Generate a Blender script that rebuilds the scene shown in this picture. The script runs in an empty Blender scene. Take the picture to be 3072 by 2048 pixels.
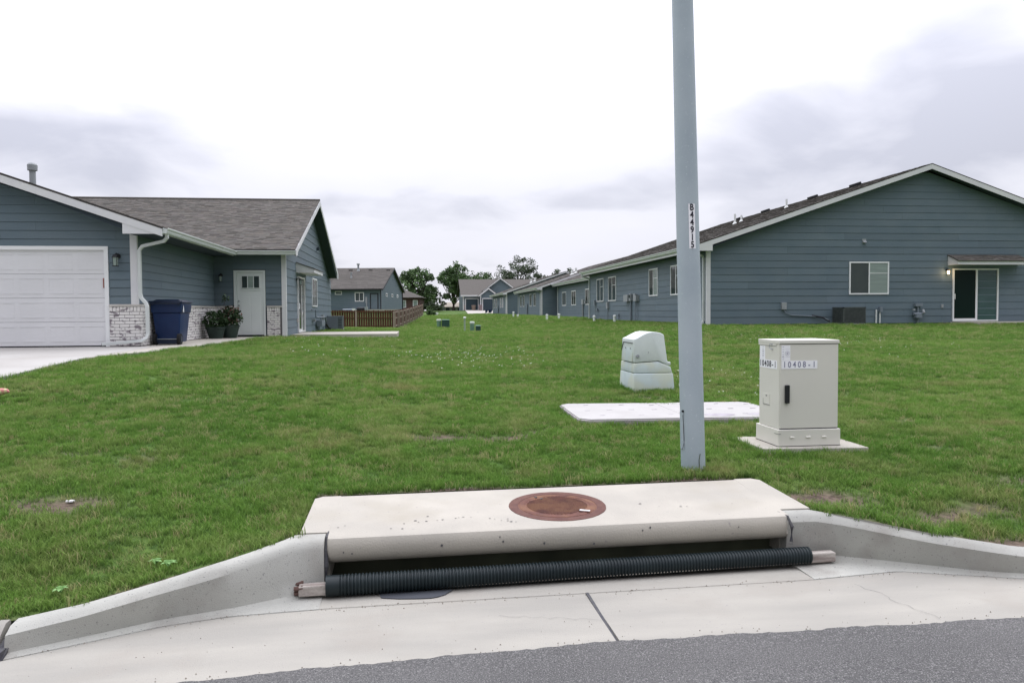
import bpy, bmesh, math, random
import numpy as np
from mathutils import Vector, Matrix
random.seed(7)
S = bpy.context.scene
COL = S.collection
# ------------------------------------------------------------------ camera
fpx = 2350.0
pitch = math.atan(89 / fpx); yaw = math.radians(6.95); roll = math.radians(.35)
cam = bpy.data.cameras.new('camera'); camo = bpy.data.objects.new('camera', cam); COL.objects.link(camo)
F = Vector((math.sin(yaw) * math.cos(pitch), math.cos(yaw) * math.cos(pitch), -math.sin(pitch)))
R0 = Vector((math.cos(yaw), -math.sin(yaw), 0)); U0 = R0.cross(F)
Rv = math.cos(roll) * R0 - math.sin(roll) * U0; Uv = math.cos(roll) * U0 + math.sin(roll) * R0
M = Matrix((Rv, Uv, -F)).transposed().to_4x4(); M.translation = Vector((0, 0, 1.6))
camo.matrix_world = M
cam.sensor_width = 36; cam.lens = fpx / 3072 * 36; cam.clip_end = 5000; cam.clip_start = .05
S.camera = camo
# ------------------------------------------------------------------ sky (overcast) and sun
SUN_EL = math.radians(52); SUN_AZ = math.radians(20)
W = bpy.data.worlds.new('World'); S.world = W; W.use_nodes = True
nt = W.node_tree; N = nt.nodes; L = nt.links; N.clear()
def nn(t, **k):
    n = N.new(t)
    for a, b in k.items(): setattr(n, a, b)
    return n
def mth(op, a, b=None, clamp=False):
    n = nn('ShaderNodeMath', operation=op, use_clamp=clamp)
    for i, v in enumerate((a, b)):
        if v is None: continue
        if isinstance(v, (int, float)): n.inputs[i].default_value = v
        else: L.new(v, n.inputs[i])
    return n.outputs[0]
tc = nn('ShaderNodeTexCoord'); sx = nn('ShaderNodeSeparateXYZ'); L.new(tc.outputs['Generated'], sx.inputs[0])
zc = mth('MAXIMUM', sx.outputs[2], 0.0)
zz = mth('ADD', zc, .26)
cx_ = mth('DIVIDE', sx.outputs[0], zz); cy_ = mth('DIVIDE', sx.outputs[1], zz)
cb = nn('ShaderNodeCombineXYZ'); L.new(cx_, cb.inputs[0]); L.new(cy_, cb.inputs[1])
def noise(scale, detail, rough, off, dist=0.0):
    mp = nn('ShaderNodeMapping'); mp.inputs['Location'].default_value = off; L.new(cb.outputs[0], mp.inputs[0])
    n = nn('ShaderNodeTexNoise'); n.inputs['Scale'].default_value = scale; n.inputs['Detail'].default_value = detail
    n.inputs['Roughness'].default_value = rough; n.inputs['Distortion'].default_value = dist
    L.new(mp.outputs[0], n.inputs['Vector']); return n.outputs[0]
n1 = noise(1.0, 4, .45, (3.1, 0.4, 0), .3)
n2 = noise(2.6, 6, .5, (7.3, 2.2, 0), .3)
nm = mth('ADD', mth('MULTIPLY', n1, .58), mth('MULTIPLY', n2, .36))
nm = mth('ADD', nm, .066)
# cloud masses by azimuth / elevation (radians): (azimuth, elevation, half width, half height, amount)
azi = mth('ARCTAN2', sx.outputs[0], sx.outputs[1]); ele = mth('ARCSINE', sx.outputs[2])
for a0, e0, ra, re, am in ((.66, .25, .20, .13, -.135), (-.38, .18, .20, .07, -.09), (-.03, .128, .11, .022, -.10), (.21, .138, .10, .022, -.09), (.05, .30, .32, .14, .05), (.0, .09, .25, .03, .03), (1.6, .4, .6, .3, -.08), (-1.7, .5, .7, .3, -.06), (2.8, .5, .8, .4, -.07)):
    dx = mth('DIVIDE', mth('SUBTRACT', azi, a0), ra); dy = mth('DIVIDE', mth('SUBTRACT', ele, e0), re)
    gq = mth('POWER', 2.718, mth('MULTIPLY', mth('ADD', mth('MULTIPLY', dx, dx), mth('MULTIPLY', dy, dy)), -1.0))
    nm = mth('ADD', nm, mth('MULTIPLY', gq, am))
rp = nn('ShaderNodeValToRGB'); L.new(nm, rp.inputs[0])
e = rp.color_ramp.elements
e[0].position = .38; e[0].color = (.55, .56, .65, 1)
e[1].position = .62; e[1].color = (.825, .82, .915, 1)
m_ = e.new(.50); m_.color = (.79, .79, .87, 1)
sky = nn('ShaderNodeTexSky', sky_type='NISHITA', sun_disc=False, sun_elevation=SUN_EL, sun_rotation=SUN_AZ)
mx = nn('ShaderNodeMix', data_type='RGBA'); mx.inputs[0].default_value = .93
L.new(sky.outputs[0], mx.inputs[6])
# overcast luminance: brighter towards the zenith and towards the veiled sun (ahead of the camera)
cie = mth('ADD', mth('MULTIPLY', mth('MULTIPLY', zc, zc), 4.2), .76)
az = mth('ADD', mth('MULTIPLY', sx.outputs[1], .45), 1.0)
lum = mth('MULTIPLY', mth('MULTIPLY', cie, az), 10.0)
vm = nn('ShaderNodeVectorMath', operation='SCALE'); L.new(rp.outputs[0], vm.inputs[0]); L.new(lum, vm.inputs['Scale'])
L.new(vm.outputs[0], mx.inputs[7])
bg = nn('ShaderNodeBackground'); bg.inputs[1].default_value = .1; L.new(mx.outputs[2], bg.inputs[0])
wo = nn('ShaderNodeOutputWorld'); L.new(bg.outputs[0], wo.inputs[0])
sl = bpy.data.lights.new('sun', 'SUN'); sl.energy = .6; sl.angle = math.radians(35); sl.color = (1, .97, .93)
so = bpy.data.objects.new('sun', sl); COL.objects.link(so)
sd = Vector((math.sin(SUN_AZ) * math.cos(SUN_EL), math.cos(SUN_AZ) * math.cos(SUN_EL), math.sin(SUN_EL)))
so.rotation_euler = sd.to_track_quat('Z', 'Y').to_euler()
S.view_settings.view_transform = 'Standard'; S.view_settings.look = 'None'
S.view_settings.exposure = 0.0; S.view_settings.gamma = 1; S.view_settings.use_curve_mapping = False
S.render.engine = 'CYCLES'

# ------------------------------------------------------------------ materials
def MAT(name, c1, c2=None, scale=3., rough=.8, bump=0., bscale=60., spec=.3, metal=0., lo=.35, hi=.65, stretch=(1, 1, 1),
        c3=None, s3=.6, lo3=.45, hi3=.6, attr=None, speck=None, translucent=0., bstretch=None, coords='pos'):
    m = bpy.data.materials.new(name); m.use_nodes = True
    t = m.node_tree; nd = t.nodes; lk = t.links
    b = nd['Principled BSDF']; b.inputs['Roughness'].default_value = rough
    b.inputs['Specular IOR Level'].default_value = spec; b.inputs['Metallic'].default_value = metal
    b.inputs['Base Color'].default_value = (*c1, 1)
    g = nd.new('ShaderNodeNewGeometry'); src = g.outputs['Position']
    def nz(sc, st=(1, 1, 1), det=5):
        mp = nd.new('ShaderNodeMapping'); mp.inputs['Scale'].default_value = st; lk.new(src, mp.inputs[0])
        n = nd.new('ShaderNodeTexNoise'); n.inputs['Scale'].default_value = sc; n.inputs['Detail'].default_value = det
        lk.new(mp.outputs[0], n.inputs['Vector']); return n.outputs[0]
    def ramp(v, lo, hi):
        r = nd.new('ShaderNodeMapRange'); r.inputs[1].default_value = lo; r.inputs[2].default_value = hi; lk.new(v, r.inputs[0]); return r.outputs[0]
    def mix(f, a, bb, mode='MIX'):
        x = nd.new('ShaderNodeMix'); x.data_type = 'RGBA'; x.blend_type = mode
        for i, v in ((0, f), (6, a), (7, bb)):
            if isinstance(v, tuple): x.inputs[i].default_value = (*v, 1)
            elif isinstance(v, (int, float)): x.inputs[i].default_value = v
            else: lk.new(v, x.inputs[i])
        return x.outputs[2]
    cur = c1
    if c2: cur = mix(ramp(nz(scale, stretch), lo, hi), c1, c2)
    if c3: cur = mix(ramp(nz(s3), lo3, hi3), cur, c3)
    if speck:   # (colour, scale, threshold_lo, threshold_hi)
        cur = mix(ramp(nz(speck[1], (1, 1, 1), 2), speck[2], speck[3]), cur, speck[0])
    if attr:
        a = nd.new('ShaderNodeAttribute'); a.attribute_name = 'shade'
        cur = mix(1.0, cur, a.outputs['Color'], 'MULTIPLY')
    if not isinstance(cur, tuple): lk.new(cur, b.inputs['Base Color'])
    if bump:
        bp = nd.new('ShaderNodeBump'); bp.inputs['Strength'].default_value = bump; bp.inputs['Distance'].default_value = .01
        lk.new(nz(bscale, bstretch or (1, 1, 1), 4), bp.inputs['Height']); lk.new(bp.outputs[0], b.inputs['Normal'])
    return m
MT = {}
MT['siding'] = MAT('siding_paint', (.110, .152, .180), (.126, .166, .190), 1.1, .62, .25, 25, .35, bstretch=(.25, .25, 3), attr=True, stretch=(1, 1, 2))
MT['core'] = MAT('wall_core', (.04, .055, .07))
MT['white'] = MAT('white_trim', (.66, .66, .66), (.62, .62, .64), 2, .5, 0, spec=.4)
MT['vinyl'] = MAT('white_vinyl', (.76, .77, .77), None, rough=.35, spec=.5)
MT['garage'] = MAT('garage_door_paint', (.70, .70, .71), (.66, .66, .67), 1.2, .5, .15, 90)
MT['door'] = MAT('entry_door_paint', (.66, .70, .68), (.62, .66, .65), 1.2, .5)
MT['gutter'] = MAT('gutter_aluminium', (.60, .63, .62), (.54, .57, .56), 2, .35, spec=.5)
MT['glass'] = MAT('window_glass', (.03, .045, .045), (.05, .065, .06), .9, .06, spec=.6)
MT['glass2'] = MAT('window_blind_glass', (.26, .32, .29), (.22, .27, .25), .9, .2, spec=.6, stretch=(1, 1, 12))
MT['glassdark'] = MAT('sliding_glass_dark', (.006, .016, .014), None, rough=.12, spec=.12)
MT['glassteal'] = MAT('sliding_glass_teal', (.035, .075, .075), (.05, .10, .10), 1.1, .1, spec=.6, stretch=(1, 1, 2))
MT['shingle'] = MAT('asphalt_shingle', (.118, .109, .098), (.092, .086, .078), 9, .92, .5, 220, .15, attr=True)
MT['shingle_base'] = MAT('roof_deck', (.06, .055, .052), None, rough=.95)
MT['dark'] = MAT('black_metal', (.015, .016, .018), None, rough=.5)
MT['brick'] = MAT('whitewashed_brick', (.70, .68, .66), (.26, .23, .25), 12, .85, .5, 60, lo=.55, hi=.61, stretch=(.6, .6, 1.2), c3=(.30, .20, .16), s3=3.5, lo3=.66, hi3=.72, attr=True)
MT['mortar'] = MAT('grey_mortar', (.13, .12, .125), (.10, .095, .10), 20, .95)
MT['cap'] = MAT('stone_cap', (.52, .50, .47), (.45, .43, .40), 6, .85)
MT['concrete'] = MAT('pale_concrete', (.425, .40, .345), (.37, .35, .305), 2.5, .9, .25, 90, .2, c3=(.36, .335, .28), s3=1.9, lo3=.54, hi3=.76, speck=((.30, .28, .26), 42, .70, .74))
MT['gutterc'] = MAT('gutter_concrete', (.345, .33, .29), (.285, .275, .245), 1.6, .9, .3, 120, .2, c3=(.29, .27, .235), s3=1.7, lo3=.54, hi3=.78, speck=((.27, .26, .25), 70, .68, .74), stretch=(.5, 2, 1))
MT['curb'] = MAT('curb_concrete', (.41, .41, .37), (.345, .345, .315), 2.2, .9, .35, 190, .2, c3=(.30, .29, .26), s3=2.6, lo3=.56, hi3=.72, speck=((.22, .22, .21), 85, .64, .72))
MT['drive'] = MAT('driveway_concrete', (.40, .39, .365), (.35, .335, .31), .8, .9, .2, 60)
MT['joint'] = MAT('dark_joint_sealant', (.06, .06, .07), (.09, .09, .09), 20, .9)
MT['dirt'] = MAT('soil', (.10, .078, .06), (.16, .125, .095), 9, 1., .6, 50)
MT['asphalt'] = MAT('asphalt', (.108, .107, .104), (.132, .130, .126), 1.1, .92, 1., 230, .25, speck=((.27, .265, .255), 150, .54, .66), c3=(.06, .06, .062), s3=95, lo3=.56, hi3=.66)
MT['void'] = MAT('wet_dark_concrete', (.13, .14, .09), (.08, .09, .06), 3, .8)
MT['rust'] = MAT('rusty_iron', (.145, .062, .045), (.10, .045, .036), 14, .85, .6, 120, c3=(.19, .095, .055), s3=6)
MT['rust_rim'] = MAT('rusty_ring', (.100, .046, .038), (.135, .066, .05), 14, .85, .5, 140)
MT['hose'] = MAT('black_corrugated_plastic', (.008, .014, .016), (.012, .020, .022), 8, .5, spec=.28)
MT['timber'] = MAT('weathered_timber', (.50, .47, .42), (.24, .20, .18), 8, .9, .7, 60, stretch=(.3, 3, 3))
MT['pole'] = MAT('grey_green_painted_steel', (.385, .445, .475), (.335, .395, .43), 2.5, .5, .08, 140, .4, speck=((.44, .50, .52), 60, .66, .72))
MT['sticker'] = MAT('white_sticker', (.86, .86, .88), None, rough=.35, spec=.5)
MT['ink'] = MAT('black_ink', (.02, .018, .03), None, rough=.6)
MT['inkgrey'] = MAT('faded_ink', (.25, .25, .33), None, rough=.6)
MT['cab'] = MAT('beige_grey_enamel', (.66, .645, .575), (.63, .615, .55), 2, .42, .05, 200, .4)
MT['frp'] = MAT('pale_green_fibreglass', (.58, .63, .60), (.54, .59, .57), 6, .55, .25, 120, .35, speck=((.62, .69, .65), 60, .62, .7))
MT['frp_base'] = MAT('pale_grey_green_fibreglass', (.53, .605, .60), (.48, .55, .555), 6, .6, .3, 120, .3, c3=(.54, .58, .50), s3=3)
MT['polymer'] = MAT('polymer_concrete_lid', (.41, .40, .385), (.375, .365, .35), 3, .85, .25, 100)
MT['stain'] = MAT('damp_stain', (.25, .22, .25), (.36, .34, .36), 12, .5)
MT['cart'] = MAT('navy_blue_plastic', (.006, .026, .092), (.006, .020, .078), 3, .45, .1, 120, .35)
MT['cartlid'] = MAT('dark_lid_plastic', (.010, .018, .040), None, rough=.4)
MT['tyre'] = MAT('black_rubber', (.012, .012, .013), None, rough=.8)
MT['terracotta'] = MAT('dark_green_pot', (.03, .05, .04), (.02, .035, .03), 5, .6)
MT['leaf'] = MAT('plant_leaves', (.018, .042, .014), (.03, .06, .02), 8, .7)
MT['flower'] = MAT('pink_flowers', (.13, .05, .05), (.20, .13, .09), 15, .7)
MT['ac'] = MAT('grey_ac_housing', (.17, .20, .22), (.15, .17, .19), 4, .5)
MT['acdark'] = MAT('dark_green_ac_grille', (.06, .07, .068), (.08, .09, .086), 9, .5)
MT['metal'] = MAT('grey_meter_box', (.30, .32, .33), (.25, .27, .28), 6, .5, spec=.5)
MT['pipe'] = MAT('grey_pipe', (.18, .21, .24), None, rough=.5)
MT['pvc'] = MAT('white_pvc', (.72, .74, .72), None, rough=.45)
MT['fence'] = MAT('cedar_boards', (.060, .028, .018), (.10, .040, .022), 3, .9, .4, 40, stretch=(6, 6, .6), attr=True)
MT['fencepost'] = MAT('pale_fence_post', (.33, .27, .22), (.26, .21, .17), 4, .9)
MT['green1'] = MAT('pale_green_pedestal', (.14, .25, .17), (.12, .22, .15), 4, .6)
MT['green2'] = MAT('dark_green_box', (.020, .055, .042), (.026, .065, .05), 4, .5)
MT['bark'] = MAT('tree_bark', (.07, .055, .045), (.05, .04, .035), 6, .95, .6, 20)
MT['crown1'] = MAT('tree_leaves_dark', (.060, .112, .040), (.105, .17, .062), .8, .7, attr=True)
MT['crown2'] = MAT('tree_leaves_grey_green', (.058, .082, .048), (.088, .115, .066), .8, .7, attr=True)
MT['tan'] = MAT('tan_roof', (.30, .27, .22), (.26, .23, .19), 2, .9)
MT['redbrick'] = MAT('brown_red_brick', (.11, .065, .055), (.075, .045, .042), 4, .9, stretch=(1, 1, 5))
MT['stonemix'] = MAT('mixed_pink_brick', (.26, .18, .17), (.20, .17, .18), 3, .9)
MT['gdark'] = MAT('dark_slate_garage_door', (.030, .050, .065), (.035, .055, .07), 1, .6)
MT['brownbin'] = MAT('brown_plastic', (.20, .15, .12), None, rough=.6)
MT['pinkyellow'] = MAT('pink_yellow_mottle', (.55, .22, .20), (.60, .55, .30), 25, .6, lo=.45, hi=.55)
MT['litter'] = MAT('white_litter', (.75, .74, .74), None, rough=.6)
MT['clover'] = MAT('clover_white', (.62, .64, .52), None, rough=.7)
MT['weed'] = MAT('broad_weed_leaf', (.13, .26, .07), (.16, .30, .09), 8, .6)
def lawn_mat(name, bl):
    m = bpy.data.materials.new(name); m.use_nodes = True; t = m.node_tree; nd = t.nodes; lk = t.links
    b = nd['Principled BSDF']; b.inputs['Roughness'].default_value = .75 if bl else .95; b.inputs['Specular IOR Level'].default_value = .2
    g = nd.new('ShaderNodeNewGeometry')
    def nz(sc, det=4):
        n = nd.new('ShaderNodeTexNoise'); n.inputs['Scale'].default_value = sc; n.inputs['Detail'].default_value = det
        lk.new(g.outputs['Position'], n.inputs['Vector']); return n.outputs[0]
    def rng(v, a, c):
        r = nd.new('ShaderNodeMapRange'); r.inputs[1].default_value = a; r.inputs[2].default_value = c; lk.new(v, r.inputs[0]); return r.outputs[0]
    def mix(f, a, c):
        x = nd.new('ShaderNodeMix'); x.data_type = 'RGBA'
        for i, v in ((0, f), (6, a), (7, c)):
            if isinstance(v, tuple): x.inputs[i].default_value = (*v, 1)
            else: lk.new(v, x.inputs[i])
        return x.outputs[2]
    k = 2.35 if bl else .95
    A = (.044 * k, .102 * k, .014 * k); B = (.074 * k, .138 * k, .024 * k); C = (.125 * k, .145 * k, .05 * k)
    cur = mix(rng(nz(.55, 4), .38, .62), A, B)
    cur = mix(rng(nz(1.3, 5), .50, .72), cur, C)
    cur = mix(rng(nz(.9, 6), .60, .74), cur, (.15 * k, .125 * k, .06 * k))
    cur = mix(rng(nz(4.5, 3), .56, .72), cur, (.035 * k, .075 * k, .015 * k))
    cur = mix(rng(nz(26 if bl else 10, 2), .40, .80), cur, (.100 * k, .165 * k, .032 * k))
    if not bl:
        cur = mix(rng(nz(45, 3), .48, .70), cur, (.03, .07, .014))
        a = nd.new('ShaderNodeAttribute'); a.attribute_name = 'bare'
        s_ = mix(rng(nz(22, 4), .4, .6), (.075, .055, .042), (.14, .105, .08))
        cur = mix(a.outputs['Fac'], cur, s_)
        bp = nd.new('ShaderNodeBump'); bp.inputs['Strength'].default_value = .9; bp.inputs['Distance'].default_value = .04
        lk.new(nz(14, 6), bp.inputs['Height']); lk.new(bp.outputs[0], b.inputs['Normal'])
    else:
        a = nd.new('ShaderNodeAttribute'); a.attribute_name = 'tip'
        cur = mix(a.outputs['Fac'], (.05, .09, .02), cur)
        oi = nd.new('ShaderNodeObjectInfo')
        cur2 = mix(rng(oi.outputs['Random'], .84, .92), cur, (.34, .33, .15))
        cur = cur2
    lk.new(cur, b.inputs['Base Color'])
    if bl:
        tr = nd.new('ShaderNodeBsdfTranslucent'); lk.new(cur, tr.inputs[0])
        ms = nd.new('ShaderNodeMixShader'); ms.inputs[0].default_value = .3
        lk.new(b.outputs[0], ms.inputs[1]); lk.new(tr.outputs[0], ms.inputs[2]); lk.new(ms.outputs[0], nd['Material Output'].inputs[0])
    return m
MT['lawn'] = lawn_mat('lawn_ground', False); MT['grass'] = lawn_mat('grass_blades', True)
def emis(name, col, st):
    m = bpy.data.materials.new(name); m.use_nodes = True; b = m.node_tree.nodes['Principled BSDF']
    b.inputs['Emission Color'].default_value = (*col, 1); b.inputs['Emission Strength'].default_value = st; b.inputs['Base Color'].default_value = (*col, 1); return m
MT['lit'] = emis('lit_bulb', (1, .72, .38), 6)

# ------------------------------------------------------------------ mesh helpers
class MB:
    def __init__(s): s.v = []; s.f = []; s.sh = {}
    def poly(s, pts, shade=None):
        i = len(s.v); s.v += [tuple(p) for p in pts]; s.f.append(tuple(range(i, i + len(pts))))
        if shade is not None: s.sh[len(s.f) - 1] = shade
    def box(s, a, b, shade=None):
        x0, y0, z0 = a; x1, y1, z1 = b; i = len(s.v)
        s.v += [(x0, y0, z0), (x1, y0, z0), (x1, y1, z0), (x0, y1, z0), (x0, y0, z1), (x1, y0, z1), (x1, y1, z1), (x0, y1, z1)]
        for q in ((3, 2, 1, 0), (4, 5, 6, 7), (0, 1, 5, 4), (1, 2, 6, 5), (2, 3, 7, 6), (3, 0, 4, 7)):
            s.f.append(tuple(i + k for k in q))
            if shade is not None: s.sh[len(s.f) - 1] = shade
    def obox(s, o, u, v, w, lu, lv, lw):    # oriented box from corner
        o = Vector(o); u = Vector(u) * lu; v = Vector(v) * lv; w = Vector(w) * lw; i = len(s.v)
        for k in range(8): s.v.append(tuple(o + (u if k & 1 else u * 0) + (v if k & 2 else v * 0) + (w if k & 4 else w * 0)))
        for q in ((0, 2, 3, 1), (4, 5, 7, 6), (0, 1, 5, 4), (2, 6, 7, 3), (0, 4, 6, 2), (1, 3, 7, 5)): s.f.append(tuple(i + k for k in q))
    def prism(s, pts, ext):      # planar polygon extruded by vector
        n = len(pts); i = len(s.v); e = Vector(ext)
        s.v += [tuple(p) for p in pts] + [tuple(Vector(p) + e) for p in pts]
        s.f.append(tuple(i + k for k in range(n))[::-1]); s.f.append(tuple(i + n + k for k in range(n)))
        for k in range(n): s.f.append((i + k, i + (k + 1) % n, i + n + (k + 1) % n, i + n + k))
    def tube(s, path, r, n=10, cap=True):
        P = [Vector(p) for p in path]; rr = r if isinstance(r, (list, tuple)) else [r] * len(P); i = len(s.v)
        for k, p in enumerate(P):
            d = (P[min(k + 1, len(P) - 1)] - P[max(k - 1, 0)]).normalized()
            a = d.cross(Vector((0, 0, 1)));
            if a.length < .01: a = Vector((1, 0, 0)) if abs(d.z) > .9 else Vector((0, 1, 0))
            a.normalize(); b = d.cross(a)
            for j in range(n):
                t = 2 * math.pi * j / n; s.v.append(tuple(p + (a * math.cos(t) + b * math.sin(t)) * rr[k]))
        for k in range(len(P) - 1):
            for j in range(n): s.f.append((i + k * n + j, i + k * n + (j + 1) % n, i + (k + 1) * n + (j + 1) % n, i + (k + 1) * n + j))
        if cap:
            s.f.append(tuple(i + j for j in range(n))[::-1]); s.f.append(tuple(i + (len(P) - 1) * n + j for j in range(n)))
    def rtube(s, path, w, h, side):   # rectangular duct along a path, side = vector for w
        P = [Vector(p) for p in path]; i = len(s.v); sd_ = Vector(side)
        for k, p in enumerate(P):
            d = (P[min(k + 1, len(P) - 1)] - P[max(k - 1, 0)]).normalized()
            b = d.cross(sd_); b.normalize(); a = b.cross(d)
            for q, t in ((-1, -1), (1, -1), (1, 1), (-1, 1)): s.v.append(tuple(p + a * q * w / 2 + b * t * h / 2))
        for k in range(len(P) - 1):
            for j in range(4): s.f.append((i + k * 4 + j, i + k * 4 + (j + 1) % 4, i + (k + 1) * 4 + (j + 1) % 4, i + (k + 1) * 4 + j))
        s.f.append((i, i + 1, i + 2, i + 3)); e_ = i + (len(P) - 1) * 4; s.f.append((e_ + 3, e_ + 2, e_ + 1, e_))
def wloc(o):
    v = Vector((0, 0, 0))
    while o: v += o.location; o = o.parent
    return v
def build(name, mb, m, parent=None, bevel=0., smooth=False, world=True, seg=1, fixn=True):
    off = wloc(parent) if (parent and world) else Vector((0, 0, 0))
    me = bpy.data.meshes.new(name)
    me.from_pydata([tuple(Vector(v) - off) for v in mb.v], [], mb.f)
    if mb.sh:
        at = me.color_attributes.new('shade', 'FLOAT_COLOR', 'CORNER')
        for p in me.polygons:
            c = mb.sh.get(p.index, 1.0)
            for li in p.loop_indices: at.data[li].color = (c, c, c, 1) if isinstance(c, float) else (*c, 1)
    elif m.node_tree and any(n.type == 'ATTRIBUTE' and n.attribute_name == 'shade' for n in m.node_tree.nodes):
        at = me.color_attributes.new('shade', 'FLOAT_COLOR', 'CORNER')
        c = random.uniform(.85, 1.1) if not m.name.startswith('siding') else random.uniform(.94, 1.06)
        for d in at.data: d.color = (c, c, c, 1)
    bm = bmesh.new(); bm.from_mesh(me)
    if bevel:
        bmesh.ops.remove_doubles(bm, verts=bm.verts, dist=1e-5)
        bmesh.ops.recalc_face_normals(bm, faces=bm.faces)
        bmesh.ops.bevel(bm, geom=[e_ for e_ in bm.edges if len(e_.link_faces) == 2 and e_.calc_face_angle() > .4], offset=bevel, segments=seg + 1, affect='EDGES', profile=.5)
    elif fixn and len(bm.faces) < 20000 and not mb.sh: bmesh.ops.recalc_face_normals(bm, faces=bm.faces)
    bm.to_mesh(me); bm.free()
    if smooth:
        for p in me.polygons: p.use_smooth = True
        try: me.set_sharp_from_angle(angle=math.radians(35))
        except Exception: pass
    me.materials.append(m)
    o = bpy.data.objects.new(name, me); COL.objects.link(o)
    if parent: o.parent = parent
    return o
def thing(name, label, cat, loc, group=None, rz=0):
    o = bpy.data.objects.new(name, None); COL.objects.link(o); o.location = loc; o.rotation_euler = (0, 0, rz)
    o.empty_display_size = .2
    tag(o, label, cat, group); return o
def tag(o, label, cat, group=None):
    o['label'] = label; o['category'] = cat
    if group: o['group'] = group
    return o
def struct(o, kind='structure', label=None):
    o['kind'] = kind
    if label: o['label'] = label
    return o
def tree_copy(o, parent=None):
    c = o.copy(); COL.objects.link(c)
    if parent: c.parent = parent
    for ch in list(o.children): tree_copy(ch, c)
    return c
def textmesh(body, size, extrude=.0006):
    cu = bpy.data.curves.new('t', 'FONT'); cu.body = body; cu.size = size; cu.extrude = extrude; cu.offset = size * .020
    cu.align_x = 'CENTER'; cu.align_y = 'CENTER'
    o = bpy.data.objects.new('t', cu); COL.objects.link(o); bpy.context.view_layer.update()
    me = bpy.data.meshes.new_from_object(o.evaluated_get(bpy.context.evaluated_depsgraph_get()))
    bpy.data.objects.remove(o); bpy.data.curves.remove(cu)
    return me
def place_text(name, body, size, m, parent, origin, u, v, sx_=1., sy_=1., fn=None):
    me = textmesh(body, size); off = wloc(parent); u = Vector(u); v = Vector(v); n = u.cross(v); o_ = Vector(origin) if origin is not None else None
    for vt in me.vertices:
        x, y, z = vt.co
        if fn: vt.co = fn(x * sx_, y * sy_, z) - off
        else: vt.co = o_ + u * x * sx_ + v * y * sy_ + n * z - off
    me.materials.clear(); me.materials.append(m)
    o = bpy.data.objects.new(name, me); COL.objects.link(o); o.parent = parent
    return o

# ------------------------------------------------------------------ terrain
PL = ([-30, 4.3, 6, 8, 11.3, 14, 18, 25, 40, 50, 60, 85, 104, 140, 155, 220, 400], [.03, .03, .29, .47, .72, .83, .87, .87, .83, .62, .72, 1.38, 1.9, 1.95, 1.95, 1.9, 1.])
PC = ([-30, 4.4, 6, 8, 11, 17, 25, 40, 50, 60, 85, 104, 140, 155, 220, 400], [.1, .1, .30, .42, .52, .68, .76, .66, .6, .62, .82, .95, 1.15, 1.9, 1.9, 1.])
PR = ([-30, 4.5, 6, 8, 11, 17, 29.3, 50, 80, 105, 140, 155, 220, 400], [.1, .1, .29, .42, .55, .76, 1.04, 1.06, 1.16, 1.2, 1.3, 1.9, 1.9, 1.])
def sst(t): t = min(max(t, 0), 1); return t * t * (3 - 2 * t)
def tz(x, y):
    a = float(np.interp(y, *PL)); b = float(np.interp(y, *PC)); c = float(np.interp(y, *PR))
    s = sst((x + 4) / 5.); t = sst((x - 4) / 7.)
    return a * (1 - s) + (b * (1 - t) + c * t) * s
# back-of-curb line (x, y, z): left roll curb, left wing, inlet slab back, right wing, right roll curb
CB = [(-60, 4.28, .0), (-2.08, 4.28, .03), (-1.75, 4.34, .075), (-1.43, 4.44, .135), (-1.0, 4.64, .21), (-.74, 4.86, .245),
      (-.725, 5.72, .295), (2.62, 5.84, .295), (2.66, 4.97, .245), (2.86, 4.83, .225), (3.26, 4.62, .165), (3.73, 4.47, .105), (4.2, 4.42, .08), (60, 4.42, .08)]
def cb(x): return float(np.interp(x, [c[0] for c in CB], [c[1] for c in CB])), float(np.interp(x, [c[0] for c in CB], [c[2] for c in CB]))
BARE = [(-2.50, 6.60, .22, .22, 0.30), (-2.26, 7.22, .22, .22, 0.36), (-2.01, 7.84, .22, .22, 0.42), (-1.77, 8.47, .22, .22, 0.30), (-1.52, 9.09, .22, .22, 0.36), (-1.28, 9.71, .22, .22, 0.42), (-1.03, 10.33, .22, .22, 0.30), (-0.79, 10.96, .22, .22, 0.36), (-0.54, 11.58, .22, .22, 0.42), (-0.30, 12.20, .22, .22, 0.30), (-3.1, 7.2, .6, .2, .5), (-1.3, 6.2, .35, .12, .45), (-.4, 9.4, .5, .15, .5), (1.2, 9.3, .5, .15, .4), (-2.6, 9.6, .6, .2, .5), (4.6, 6.6, .3, .12, .7), (5.3, 7.8, .4, .15, .6), (4.1, 5.1, .5, .2, .6), (2.1, 11.9, .8, .3, .45), (-.9, 4.95, .25, .10, .6), (-3.6, 5.6, .3, .15, .7), (-2.52, 5.8, .42, .16, 1.1), (-2.07, 8.0, .5, .10, .75), (-2.28, 7.0, .35, .12, .6), (.22, 7.6, .42, .17, 1.1), (.82, 7.47, .30, .15, 1.2), (1.2, 7.7, .2, .12, .8), (2.95, 5.35, .42, .22, 1.0),
        (3.5, 5.0, .6, .14, .8), (4.75, 5.6, .5, .12, .8), (-.26, 11.95, .8, .4, .3), (2.9, 6.35, .5, .15, .5), (3.0, 9.8, .6, .2, .6), (-3.2, 6.3, .5, .2, .5), (4.6, 7.6, .25, .1, .8), (2.0, 5.95, .4, .1, .5)]
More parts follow.
